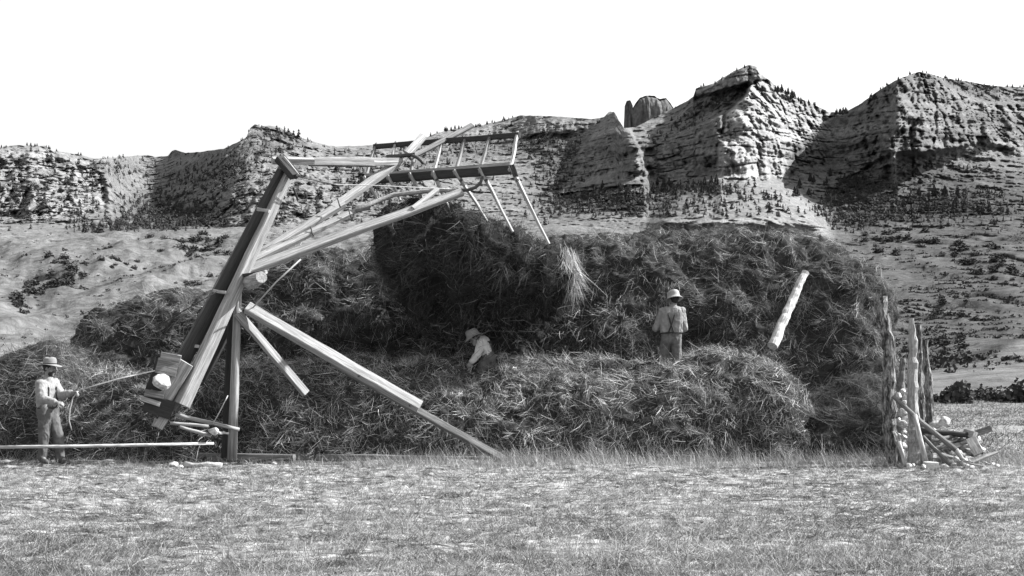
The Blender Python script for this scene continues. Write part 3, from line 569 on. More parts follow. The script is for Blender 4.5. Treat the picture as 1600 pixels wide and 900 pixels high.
along([(1240, 285), (1300, 268), (1340, 270), (1400, 300), (1500, 305)], 38, 5, 9.5, 26, 'dark pine at the head of the wooded ravine', 'pines at the head of the wooded ravine')
along([(1420, 330), (1480, 322), (1560, 328)], 16, 4, 8, 10, 'dark pine on the ledges under the right-hand peak', 'pines on the ledges under the right-hand peak')
along([(130, 362), (200, 352), (260, 352), (320, 350)], 26, 4, 7, 8, 'dark pine at the foot of the left cliffs', 'pines at the foot of the left cliffs')
def shrubs(poly_c, n, lo, hi, labels, group, wide=1.4):
    for k in range(n):
        q = rn.randrange(len(poly_c)); cx, cy, rx, ry = poly_c[q]; shrub(tp(rn.gauss(cx, rx), rn.gauss(cy, ry)), rn.uniform(lo, hi), labels[q], group, wide)
shrubs([(100, 412, 10, 8), (75, 435, 14, 8), (55, 455, 16, 7), (108, 436, 15, 6), (28, 478, 6, 3)], 46, 1.2, 3.4,
       ['dark shrub at the top of the left foothill gully', 'dark shrub midway down the left foothill gully', 'dark shrub low in the left foothill gully', 'dark shrub on the right bank of the left gully', 'dark shrub at the foot of the left gully'], 'shrubs in the left gully')
shrubs([(290, 380, 22, 4), (300, 372, 30, 5), (340, 385, 20, 8)], 34, 1.5, 4.2,
       ['dark shrub in front of the left foothill thicket', 'dark shrub at the back of the left foothill thicket', 'dark shrub on the boom side of the foothill thicket'], 'shrubs in the thicket above the left foothill')
shrubs([(240, 410, 50, 14), (310, 410, 25, 12), (170, 390, 8, 4), (135, 415, 5, 4), (285, 445, 14, 4), (190, 412, 20, 4)], 52, .7, 2.2,
       ['small shrub on the open middle of the left foothill', 'small shrub just left of the stacker boom', 'small shrub in the cluster high on the left foothill', 'small shrub beside the left gully head', 'small shrub above the left shoulder of the haystack', 'small shrub between the gully and the open slope'], 'shrubs scattered on the left foothill')
shrubs([(1440, 370, 60, 14), (1380, 385, 30, 10), (1500, 395, 40, 14), (1560, 420, 30, 12)], 60, 1.3, 4.5,
       ['dark shrub high on the right slope under the woods', 'dark shrub on the right slope nearest the haystack', 'dark shrub on the upper right slope above the posts', 'dark shrub on the upper right slope near the frame edge'], 'shrubs on the upper right slope')
shrubs([(1410, 468, 14, 8), (1440, 480, 20, 8), (1470, 492, 12, 5), (1500, 500, 30, 6), (1530, 460, 30, 12), (1570, 440, 30, 14), (1465, 540, 30, 6)], 60, .8, 2.2,
       ['dark shrub seen between the leaning post and smooth post', 'dark shrub just right of the smooth post top', 'dark shrub on the mid slope right of the posts', 'dark shrub on the low bench of the right slope', 'dark shrub on the open part of the right slope', 'dark shrub far right on the middle slope', 'dark shrub just above the pale field strip'], 'shrubs on the middle right slope')
for k in range(24):
    x = rn.choice([1470, 1500, 1530, 1575, 1610]) + rn.gauss(0, 12); Y = rn.uniform(66, 90); shrub(P(x, 640, Y) * 1.0 - Vector((0, 0, P(x, 640, Y).z)), rn.uniform(.5, 2.1), 'dark bush in the row along the far edge of the field', 'bushes along the far edge of the field', 1.1)
# the rest of the wood: too many and too small to tell apart
def forest(n):
    rng = np.random.default_rng(77); area = np.ones_like(veg); wv = (veg ** 1.7 * sstep(-.12, .18, fbm(PX / 9, PY / 5, 0 * PX + 71, 3)) * np.where((PX > 860) & (PX < 1290), PY < 340, PY < 368)); wv[:NL] = 0; wv = (wv / wv.sum()).ravel()
    idx = rng.choice(len(wv), n, p=wv); pos = TP.reshape(-1, 3)[idx]; Vs, Fs, o_ = [], [], 0
    md = [meshdata(m_) for m_ in CONLO]; which = rng.integers(0, 4, n)
    for q in range(4):
        v, f = md[q]; s = np.where(which == q)[0]; h = rng.gamma(3, .5, len(s)) + .5; a = rng.uniform(0, 6.28, len(s)); wd = h * rng.uniform(.8, 1.6, len(s))
        c, sn = np.cos(a)[:, None], np.sin(a)[:, None]
        VX = (v[None, :, 0] * c - v[None, :, 1] * sn) * wd[:, None]; VY = (v[None, :, 0] * sn + v[None, :, 1] * c) * wd[:, None]; VZ = v[None, :, 2] * h[:, None]
        W_ = np.stack([VX, VY, VZ], -1) + pos[s][:, None] - np.array([0, 0, .3]); Vs.append(W_.reshape(-1, 3)); ff = f.reshape(-1, 3)
        Fs.append((ff[None] + (np.arange(len(s)) * len(v))[:, None, None]).reshape(-1, 3) + o_); o_ += len(s) * len(v)
    me = npmesh('forest', np.concatenate(Vs), np.concatenate(Fs), M['tree'], False); tag(ob('forest', me), 'dark scattered conifer woods and brush over the cliffs and ravines', 'forest', kind='stuff')
forest(14000)

# ------------------------------------------------------------------ the hay stacker (one machine: frame, swinging boom, arms, fork)
ST = empty('hay_stacker', P(362, 716, 21.5)); tag(ST, 'tall timber hay stacker with its fork swung up full of hay', 'hay stacker')
W, WG, WD = M['wood'], M['wood_grey'], M['wood_dark']
# base timbers
b0 = beam('base_timber', P(300, 712, 21.9), P(460, 716, 21.6), .18, .13, WG, ST, seed=1)
beam('base_timber', P(455, 713, 21.85), P(792, 719, 21.6), .14, .11, WG, ST, seed=2)
beam('base_timber', P(255, 716, 22.05), P(352, 716, 22.0), .12, .09, WG, ST, seed=3)
# upright: a squared post behind and a round pole lashed to its right
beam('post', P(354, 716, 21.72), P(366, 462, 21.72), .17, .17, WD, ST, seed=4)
pole('post', [P(363, 719, 21.5), P(367, 600, 21.5), P(370, 500, 21.5), P(372, 440, 21.5)], [.088, .08, .072, .066], W, ST, 12, .04)
# braces
beam('brace', P(371, 489, 21.4), P(478, 615, 21.9), .10, .14, W, ST, hint=(.6, -1, .5), seed=5)
beam('brace', P(367, 486, 21.7), P(398, 520, 21.75), .12, .10, WG, ST, seed=6)
beam('brace', P(386, 481, 21.35), P(656, 636, 21.3), .15, .20, W, ST, hint=(.2, -1, .75), seed=7)
beam('brace', P(520, 566, 21.5), P(786, 718, 21.35), .12, .12, WG, ST, hint=(.2, -1, .5), seed=8)
for q in ((560, 588), (640, 634)): pole('bolt', [P(q[0], q[1], 21.22), P(q[0] + 2, q[1] - 1, 21.1)], [.018, .018], M['iron'], ST, 8, 0, sub=2)
# rear leg in shade behind the boom
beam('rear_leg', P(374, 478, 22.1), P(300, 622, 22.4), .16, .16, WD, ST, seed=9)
# swinging boom
Bt, Bb = P(456, 262, 21.6), P(284, 632, 20.9)
beam('boom_timber', Bb, Bt, .19, .245, W, ST, hint=(.80, -.60, .12), taper=.66, seed=10, warp=.004)
beam('boom_timber', P(254, 600, 21.25), P(437, 262, 21.9), .05, .05, WG, ST, hint=(1, 0, 0), seed=11)
beam('boom_timber', P(267, 604, 21.0), P(442, 268, 21.6), .19, .15, WD, ST, hint=(-.7, -.7, 0), seed=12, warp=.003)  # boom's unlit left side made as a darkened timber
for (x, y) in ((411, 328), (343, 455), (302, 540)): beam('boom_tie', P(x - 9, y - 1, 21.15), P(x + 10, y + 2, 21.05), .05, .055, W, ST, seed=13 + x)
beam('boom_head', P(437, 247, 21.5), P(461, 276, 21.4), .20, .13, WD, ST, hint=(-.8, -.6, 0), seed=14)
beam('boom_head', P(443, 246, 21.45), P(466, 274, 21.38), .05, .04, W, ST, hint=(1, -.2, .5), seed=15)
beam('peg', P(458, 293, 21.3), P(466, 313, 21.3), .04, .04, WD, ST, seed=16)
# top strut from boom head to the upper arm
beam('top_strut', P(425, 251, 21.7), P(490, 252, 22.1), .12, .10, W, ST, hint=(0, -.6, 1), seed=17)
beam('top_strut', P(484, 254, 22.1), P(583, 256, 23.2), .10, .12, WG, ST, seed=18)
beam('top_strut', P(478, 250, 22.05), P(628, 250, 23.8), .09, .05, W, ST, hint=(0, -.3, 1), seed=19)
beam('top_strut', P(582, 255, 23.2), P(624, 254, 23.8), .08, .09, W, ST, hint=(0, -.6, 1), seed=20)
# lifting arms
beam('lifting_arm', P(396, 404, 21.7), P(536, 318, 22.8), .12, .15, W, ST, hint=(.1, -.8, .8), seed=21)
beam('lifting_arm', P(520, 325, 22.7), P(628, 250, 23.9), .12, .15, W, ST, hint=(.1, -.8, .8), seed=22)
beam('lifting_arm', P(636, 240, 24.0), P(662, 213, 24.4), .07, .15, W, ST, hint=(.3, -.8, .6), seed=23)
beam('lifting_arm', P(640, 247, 23.9), P(738, 196, 25.0), .07, .10, WG, ST, hint=(.3, -.8, .6), seed=24)
beam('arm_clamp', P(604, 245, 23.7), P(648, 242, 23.8), .10, .06, WD, ST, seed=25)
pole('strap', [P(644, 243, 23.7), P(652, 246, 23.6), P(658, 251, 23.6), P(661, 256, 23.6)], [.03, .035, .035, .03], M['iron'], ST, 8, .02)
beam('lifting_arm', P(392, 409, 21.6), P(548, 333, 22.7), .09, .13, W, ST, hint=(.1, -.8, .8), seed=26)
pole('lifting_arm', [P(545, 334, 22.7), P(580, 318, 23.0), P(615, 304, 23.2), P(677, 298, 23.1), P(726, 297, 22.75)], [.05, .048, .045, .04, .035], W, ST, 8, .05)
beam('arm_wedge', P(556, 329, 22.6), P(578, 326, 22.7), .03, .05, WD, ST, seed=27)
beam('lifting_arm', P(384, 423, 21.4), P(722, 300, 22.5), .12, .20, W, ST, hint=(.15, -.8, .75), taper=.78, seed=28)
beam('arm_brace', P(684, 296, 22.6), P(645, 326, 22.2), .06, .085, W, ST, hint=(.2, -.8, .6), seed=29)
for (x, y, Y) in ((530, 317, 22.5), (547, 333, 22.55), (488, 362, 22.2)): pole('lashing', [P(x - 3, y - 7, Y), P(x + 2, y + 7, Y - .05)], [.012, .012], M['wire'], ST, 6, .1, sub=3)
# pivot: axle log end and its cap
pole('axle', [P(378, 438, 21.7), P(394, 440, 21.2), P(409, 434, 20.8)], [.12, .13, .10], W, ST, 14, .05)
beam('axle_cap', P(376, 431, 21.3), P(413, 425, 20.9), .10, .05, WD, ST, seed=30)
pole('pin', [P(413, 425, 20.9), P(416, 425, 20.85)], [.03, .03], M['peeled'], ST, 8, .02, sub=2)
# fork: head beam, back beam, teeth with their uprights
FL, FR = P(566, 282, 24.9), P(801, 265, 22.3)
beam('fork_beam', FL, FR, .14, .155, WD, ST, hint=(-.45, -.9, 0), seed=31, warp=.004)  # unlit front of the beam given the near-black wood
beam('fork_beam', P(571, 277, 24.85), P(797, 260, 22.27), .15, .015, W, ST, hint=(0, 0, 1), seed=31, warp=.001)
beam('beam_end', P(800, 259, 22.25), P(806, 277, 22.2), .10, .09, WD, ST, seed=32)
beam('back_beam', P(585, 229, 25.9), P(812, 211, 23.3), .08, .10, WD, ST, hint=(-.45, -.9, 0), seed=33, warp=.008)
def on(a, b, px):   # the point of segment a-b that the photograph shows at this column
    t0, t1 = 0, 1
    for _ in range(30):
        m = (t0 + t1) / 2; p = a.lerp(b, m)
        if 800 + F * p.x / p.y < px: t0 = m
        else: t1 = m
    return a.lerp(b, t0)
BL, BR = P(585, 229, 25.9), P(812, 211, 23.3)
teeth = [(797, 808, (858, 381), 0), (750, 765, (802, 362), -.1), (711, 727, (762, 346), -.15), (677, 691, (704, 330), 0), (641, 652, (664, 318), 0), (607, 618, (626, 313), 0), (570, 586, (590, 311), 0)]
for k, (bxx, ux, tip, dd) in enumerate(teeth):
    a = on(FL, FR, bxx); u = on(BL, BR, ux); dirn = (u - a).normalized()
    beam('tooth_upright', a - dirn * .05 + Vector((0, -.06, 0)), u + dirn * .12, .05, .06, W if k in (0, 3, 5) else WG, ST, hint=(.8, -.6, 0), seed=40 + k, warp=.01)
    tpn = P(tip[0], tip[1], a.y - .35)
    beam('tooth', a + Vector((0, -.1, .05)), tpn, .06, .085, W, ST, hint=(.75, -.5, .3), taper=.6, seed=50 + k, warp=.01)
    if k < 4: pole('tooth_bolt', [a + (tpn - a) * .16 + Vector((0, -.09, 0)), a + (tpn - a) * .16 + Vector((.03, -.16, .0))], [.025, .025], M['iron'], ST, 8, 0, sub=2)
pole('strap', [P(754, 276, 22.55), P(751, 285, 22.5), P(743, 293, 22.5), P(731, 297, 22.5), P(718, 298, 22.5)], [.025, .03, .03, .03, .03], M['iron'], ST, 8, .02)
# hauling wires of the machine
pole('wire', [P(464, 279, 21.4), P(520, 288, 21.9), P(590, 290, 22.5), P(720, 296, 22.7)], [.009] * 4, M['rope'], ST, 6, 0)
pole('wire', [P(462, 275, 21.4), P(535, 291, 22.0)], [.012, .009], M['wire'], ST, 6, 0)
pole('wire', [P(470, 405, 21.2), P(432, 440, 21.2), P(396, 480, 21.3)], [.013] * 3, M['rope'], ST, 6, 0)
pole('wire', [P(340, 455, 21.0), P(290, 484, 21.2), P(235, 516, 21.5)], [.008] * 3, M['wire'], ST, 6, 0)
pole('wire', [P(356, 618, 21.3), P(345, 640, 21.2), P(333, 662, 21.1)], [.009] * 3, M['rope'], ST, 6, 0)
pole('wire', [P(306, 722, 20.9), P(309, 705, 20.9), P(314, 690, 20.9)], [.009] * 3, M['rope'], ST, 6, 0)
# counterweight box at the foot of the boom
beam('boom_foot', P(255, 628, 20.85), P(292, 567, 20.85), .10, .24, W, ST, hint=(.3, -1, .2), seed=60)
beam('boom_foot', P(270, 640, 20.95), P(312, 566, 21.0), .06, .17, WG, ST, hint=(.5, -1, .2), seed=61)
beam('boom_foot', P(247, 668, 20.9), P(265, 640, 20.95), .12, .16, W, ST, hint=(.3, -1, .3), seed=62)
beam('boom_foot', P(240, 666, 21.1), P(245, 655, 21.1), .08, .07, W, ST, seed=63)
def board(p, q, wd, th, m, seed, hint=(0, -1, .1)): return beam('weight_box_board', p, q, th, wd, m, ST, hint=hint, seed=seed)
board(P(245, 570, 20.7), P(277, 577, 20.75), .27, .03, WG, 64, (-.1, -1, .25))
board(P(250, 563, 20.75), P(281, 569, 20.8), .05, .30, W, 65, (0, -.2, 1))
board(P(226, 613, 20.7), P(256, 618, 20.75), .12, .03, WG, 66)
board(P(221, 623, 20.7), P(250, 632, 20.75), .08, .03, W, 67)
board(P(226, 628, 20.75), P(270, 642, 20.85), .06, .32, WD, 68, (0, -.2, 1))
board(P(232, 610, 21.1), P(250, 562, 21.1), .10, .05, WD, 69)
board(P(240, 590, 20.95), P(262, 615, 20.95), .30, .04, WD, 70)
# levers that run from the boom foot to the post
pole('lever', [P(274, 648, 20.95), P(374, 671, 21.3)], [.038, .034], W, ST, 8, .06)
pole('lever', [P(266, 661, 20.9), P(326, 666, 21.0)], [.03, .028], W, ST, 8, .06)
pole('lever', [P(281, 667, 20.8), P(330, 681, 20.9)], [.028, .03], W, ST, 8, .06)
pole('trip_peg', [P(340, 676, 20.95), P(357, 677, 21.1)], [.03, .02], M['peeled'], ST, 8, .2)
tag(rock('stone', P(253, 597, 20.62), .145, 3, sq=(1, .8, .95)), 'round white stone weighting the box at the foot of the stacker boom', 'stone')
tag(rock('stone', P(333, 674, 20.85), .085, 8, sq=(1.1, .8, .95)), 'small pale stone held between the levers left of the stacker post', 'stone')
# haul pole / cable running in from the left, ropes
tag(pole('haul_rope', [P(-60, 699, 19.9), P(100, 697.5, 20.1), P(230, 695, 20.4), P(334, 693, 20.9)], [.028, .027, .026, .024], M['peeled'], None, 8, .02), 'taut pale haul line running in from the left edge past the man’s shins', 'rope')
tag(pole('hand_line', [P(122, 610, 20.35), P(150, 602, 20.4), P(185, 592, 20.45), P(242, 579, 20.6)], [.011, .011, .012, .012], M['rope'], None, 6, .05), 'thin line from the standing man’s hand to the stacker weight box', 'rope')
tag(pole('hand_line', [P(122, 611, 20.3), P(114, 622, 20.25), P(109, 640, 20.25), P(108, 658, 20.3), P(112, 672, 20.35)], [.01] * 5, M['rope'], None, 6, .05), 'slack rope end hanging from the standing man’s hands', 'rope')
# things lying by the foot of the frame
tag(pole('log', [P(289, 727, 20.7), P(346, 728, 20.6)], [.06, .05], M['peeled'], None, 10, .12), 'short peeled white log lying on the grass left of the post', 'log')
tag(rock('stone', P(270, 726, 20.6), .085, 21), 'white stone on the grass left of the short peeled log', 'stone')
tag(rock('stone', P(282, 729, 20.5), .06, 22), 'smaller stone touching the end of the short peeled log', 'stone')
tag(pole('log', [P(395, 722, 21.2), P(458, 720, 21.25)], [.05, .045], M['bark'], None, 10, .08), 'dark pole lying on the base timber right of the post', 'log')
tag(rock('stone', P(430, 725, 21.0), .06, 23), 'low pale stone in the grass right of the stacker post', 'stone')
# the peeled log leaning on the hay
tag(knotty('log', [P(1207, 541, 23.2), P(1222, 507, 23.5), P(1235, 476, 23.75), P(1247, 450, 23.95), P(1258, 426, 24.15)], [.105, .095, .09, .08, .068], M['peeled'], 90, .3), 'thick peeled white log leaning on the right face of the tall stack', 'log')

# ------------------------------------------------------------------ crib posts, tumbled stones and poles on the right
tag(knotty('fence_post', [P(1396, 722, 20.5), P(1391, 640, 20.5), P(1386, 540, 20.5), P(1379, 463, 20.5)], [.12, .11, .10, .095], M['bark'], 71), 'thick barked post leaning left, tallest and nearest to the haystack', 'post')
tag(knotty('fence_post', [P(1427, 724, 20.3), P(1427, 650, 20.3), P(1426, 570, 20.3), P(1424, 498, 20.3)], [.118, .098, .075, .045], M['wood'], 72), 'smooth pale tapering post in the middle of the crib posts', 'post')
tag(knotty('fence_post', [P(1441, 715, 21.2), P(1438, 600, 21.2), P(1433, 508, 21.2)], [.085, .07, .05], M['bark'], 73), 'barked post just right of the smooth pale post', 'post')
tag(knotty('fence_post', [P(1452, 715, 21.7), P(1450, 620, 21.7), P(1446, 532, 21.7)], [.075, .07, .06], M['bark'], 74), 'shortest and rightmost of the upright crib posts', 'post')
tag(knotty('fence_post', [P(1408, 715, 21.9), P(1411, 560, 21.9)], [.06, .05], M['wood_grey'], 75), 'thin grey post seen between the leaning post and the smooth post', 'post')
PL = lambda pts, r, m, label: tag(pole('pole', pts, r, m, None, 9, .07), label, 'pole')
PL([P(1395, 619, 20.3), P(1440, 660, 20.05), P(1494, 703, 19.85)], [.035, .04, .045], M['wood_grey'], 'long grey pole slanting down across the crib posts to the right')
PL([P(1494, 703, 19.85), P(1505, 719, 19.75)], [.04, .035], M['wood'], 'pale broken pole end standing at the foot of the long slanting pole')
PL([P(1429, 648, 20.05), P(1438, 685, 19.95), P(1449, 728, 19.85)], [.035, .042, .048], M['peeled'], 'pale pole propped against the smooth post beside the white block')
PL([P(1442, 682, 20.1), P(1484, 726, 19.8)], [.03, .034], M['wood_grey'], 'thin grey pole propped low over the stone heap')
PL([P(1438, 673, 20.5), P(1519, 680, 20.4)], [.045, .05], M['wood_dark'], 'dark pole lying level across the top of the stone heap')
PL([P(1455, 690, 20.2), P(1520, 672, 20.7)], [.03, .03], M['wood_grey'], 'grey stick lying through the stone heap under the dark pole')
PL([P(1404, 690, 20.1), P(1416, 728, 20.0)], [.035, .04], M['peeled'], 'short pale stake leaning between the two front posts')
PL([P(1399, 725, 20.1), P(1402, 690, 20.2)], [.025, .02], M['wood_grey'], 'thin grey stake at the foot of the leaning post')
tag(beam('block', P(1444, 728, 19.6), P(1465, 728, 19.6), .14, .13, M['peeled'], None, seed=80), 'square white block on the grass in front of the crib posts', 'block')
tag(beam('plank', P(1516, 684, 20.2), P(1529, 709, 20.1), .04, .17, M['peeled'], None, seed=81), 'white plank standing at the right end of the stone heap', 'plank')
tag(beam('plank', P(1500, 722, 19.8), P(1534, 728, 19.75), .20, .035, M['wood'], None, seed=82), 'pale plank lying flat on the grass at the heap’s foot', 'plank')
tag(beam('plank', P(1508, 676, 20.5), P(1524, 680, 20.3), .1, .12, M['wood'], None, seed=83), 'short pale plank end on top of the stone heap', 'plank')
rs = random.Random(12)
for k, (x, y, r) in enumerate([(1403, 618, .07), (1410, 612, .075), (1410, 645, .09), (1413, 628, .06), (1411, 664, .095), (1404, 655, .05), (1403, 680, .06), (1411, 683, .07), (1408, 697, .085), (1408, 707, .08), (1413, 675, .05), (1416, 700, .07), (1398, 640, .07)]):
    tag(rock('stone', P(x, y, 20.75 + rs.uniform(-.1, .15)), r, 100 + k, sq=(1, .9, .8)), 'pale stone in the column stacked between the two front crib posts', 'stone', 'stones stacked between the crib posts')
hx = [(1487, 709, .17), (1470, 714, .12), (1489, 725, .10), (1513, 688, .15), (1524, 702, .13), (1518, 716, .12), (1462, 662, .10), (1476, 658, .09), (1500, 722, .12), (1460, 700, .10)]
for k in range(42):
    t = rs.random(); x = 1452 + 76 * t; top = np.interp(t, [0, .15, .5, .8, 1], [668, 656, 676, 684, 700]); y = rs.uniform(top, 724); hx.append((x, y, rs.uniform(.05, .115)))
for k, (x, y, r) in enumerate(hx):
    Y = 20.1 + (724 - y) / 60 * .9 + rs.uniform(-.1, .25)
    tag(rock('stone', P(x, y, Y), r * 1.25, 200 + k, m=M['rock'], sq=(1.1, .9, .7)), 'pale stone in the tumbled heap right of the crib posts', 'stone', 'stones tumbled beside the crib posts')
for k in range(16):
    x = rs.uniform(1452, 1522); y = rs.uniform(676, 722); Y = 20.0 + (724 - y) / 60 * .8; a = rs.uniform(-.9, .9); l = rs.uniform(.2, .5)
    p0 = P(x, y, Y); p1 = p0 + Vector((math.cos(a) * l, rs.uniform(-.15, .15), math.sin(a) * l * .7))
    tag(beam('split_wood', p0, p1, rs.uniform(.04, .09), rs.uniform(.06, .12), rs.choice([M['peeled'], M['wood'], M['wood_grey'], M['bark']]), None, roll=rs.uniform(0, 3), taper=rs.uniform(.4, 1), seed=500 + k, warp=.02), 'split piece of pale wood among the tumbled stones', 'split wood', 'split wood in the stone heap')
for k in range(14):
    x = rs.uniform(1395, 1560); tag(rock('stone', P(x, rs.uniform(722, 735), 1) * rs.uniform(19.3, 20.2) if False else Vector(((x - 800) * 19.8 / F, 19.8 + rs.uniform(-.5, .5), .03)), rs.uniform(.03, .06), 300 + k), 'small stone lying loose in the grass around the crib posts', 'stone', 'loose stones around the crib posts')

# ------------------------------------------------------------------ people
def blobmesh(caps, voxel, name, m, disp=0, dscale=.1, seed=0, folds=None, smooth=2):
    """caps: (a, b, ra, rb) tapered capsules fused into one continuous surface"""
    bm = bmesh.new()
    for cpt in caps:
        a, b, ra, rb = Vector(cpt[0]), Vector(cpt[1]), cpt[2], cpt[3]; sq = cpt[4] if len(cpt) > 4 else None
        d = b - a; L = d.length; q = (d if L > 1e-5 else Vector((0, 0, 1))).to_track_quat('Z', 'Y'); rings = []; sg = 14; K = 5
        prof = [(-math.cos(math.pi / 2 * i / K) * ra, math.sin(math.pi / 2 * i / K) * ra) for i in range(1, K + 1)] + [(L + math.sin(math.pi / 2 * i / K) * rb, math.cos(math.pi / 2 * i / K) * rb) for i in range(0, K)]
        for (z, r) in prof:
            ring = []
            for j in range(sg):
                v = q @ Vector((math.cos(6.28318 * j / sg) * r, math.sin(6.28318 * j / sg) * r, z))
                if sq: # flatten: (unit direction, factor)
                    n_, f_ = Vector(sq[0]), sq[1]; v = v + n_ * (v.dot(n_)) * (f_ - 1)
                ring.append(bm.verts.new(a + v))
            rings.append(ring)
        def pt(z):
            v = q @ Vector((0, 0, z))
            return bm.verts.new(a + v)
        p0, p1 = pt(-ra), pt(L + rb)
        for i in range(len(rings) - 1):
            for j in range(sg): bm.faces.new((rings[i][j], rings[i][(j + 1) % sg], rings[i + 1][(j + 1) % sg], rings[i + 1][j]))
        for j in range(sg): bm.faces.new((p0, rings[0][(j + 1) % sg], rings[0][j])); bm.faces.new((p1, rings[-1][j], rings[-1][(j + 1) % sg]))
    me = bpy.data.meshes.new(name); bm.to_mesh(me); bm.free(); t = bpy.data.objects.new('tmp', me); COL.objects.link(t)
    md = t.modifiers.new('r', 'REMESH'); md.mode = 'VOXEL'; md.voxel_size = voxel; md.use_smooth_shade = True
    s = t.modifiers.new('s', 'SMOOTH'); s.factor = .5; s.iterations = smooth
    dg = bpy.context.evaluated_depsgraph_get(); dg.update(); nm = bpy.data.meshes.new_from_object(t.evaluated_get(dg)); bpy.data.objects.remove(t); bpy.data.meshes.remove(me)
    nm.name = name; nm.materials.clear(); nm.materials.append(m)
    if disp:
        n = len(nm.vertices); v = np.zeros(n * 3, np.float32); nm.vertices.foreach_get('co', v); v = v.reshape(-1, 3).astype(float); no = np.zeros(n * 3, np.float32); nm.vertices.foreach_get('normal', no); no = no.reshape(-1, 3)
        q = fbm(v[:, 0] / dscale + seed, v[:, 1] / dscale, v[:, 2] / (dscale * 1.8), 3, ridged=True)
        v = v + no * (disp * q)[:, None]; nm.vertices.foreach_set('co', v.astype(np.float32).ravel()); nm.update()
    nm.polygons.foreach_set('use_smooth', np.full(len(nm.polygons), True))
    return nm
def hand_caps(wr, dr, palm, curl=1.1, s=1.0, thumb=1):
    """wr wrist, dr direction of the hand, palm = direction the palm faces; returns capsules"""
    wr, dr, palm = Vector(wr), Vector(dr).normalized(), Vector(palm); palm = (palm - dr * palm.dot(dr)).normalized(); side = dr.cross(palm) * thumb; cp = []
    cp.append((wr, wr + dr * .03 * s, .024 * s, .026 * s))
    lens = [.092, .10, .096, .078]
    for k in range(4):
        o_ = side * (.030 - .020 * k) * s; kn = wr + dr * (.088 - .004 * abs(k - 1)) * s + o_ * 1.05
        cp.append((wr + dr * .02 * s + o_ * .6, kn, .0155 * s, .0115 * s)); p = kn; L = lens[k] * s; d = dr.copy(); rad = (.0095 - .0006 * abs(k - 1)) * s
        for j, f in enumerate((.45, .32, .25)):
            a = curl * (.7, 1.0, .8)[j] * (1 + .08 * (k - 1.5)); d = (d * math.cos(a) + palm * math.sin(a)) if j == 0 else None or d
            if j > 0:
                ax_ = side * thumb; d = (Quaternion(dr.cross(palm), a) @ d)
            q = p + d * L * f; cp.append((p, q, rad, rad * .92)); p = q; rad *= .92
    b = wr + dr * .03 * s + side * .028 * s; t1 = (dr * .6 + side * .65 + palm * .35).normalized(); m1 = b + t1 * .045 * s; t2 = (dr * .8 + side * .05 + palm * .75).normalized(); m2 = m1 + t2 * .032 * s; m3 = m2 + (dr * .7 + palm * .8 - side * .3).normalized() * .026 * s
    cp += [(wr + dr * .012 * s + side * .008 * s, b, .017 * s, .0145 * s), (b, m1, .0135 * s, .0115 * s), (m1, m2, .0115 * s, .010 * s), (m2, m3, .010 * s, .0085 * s)]
    return cp
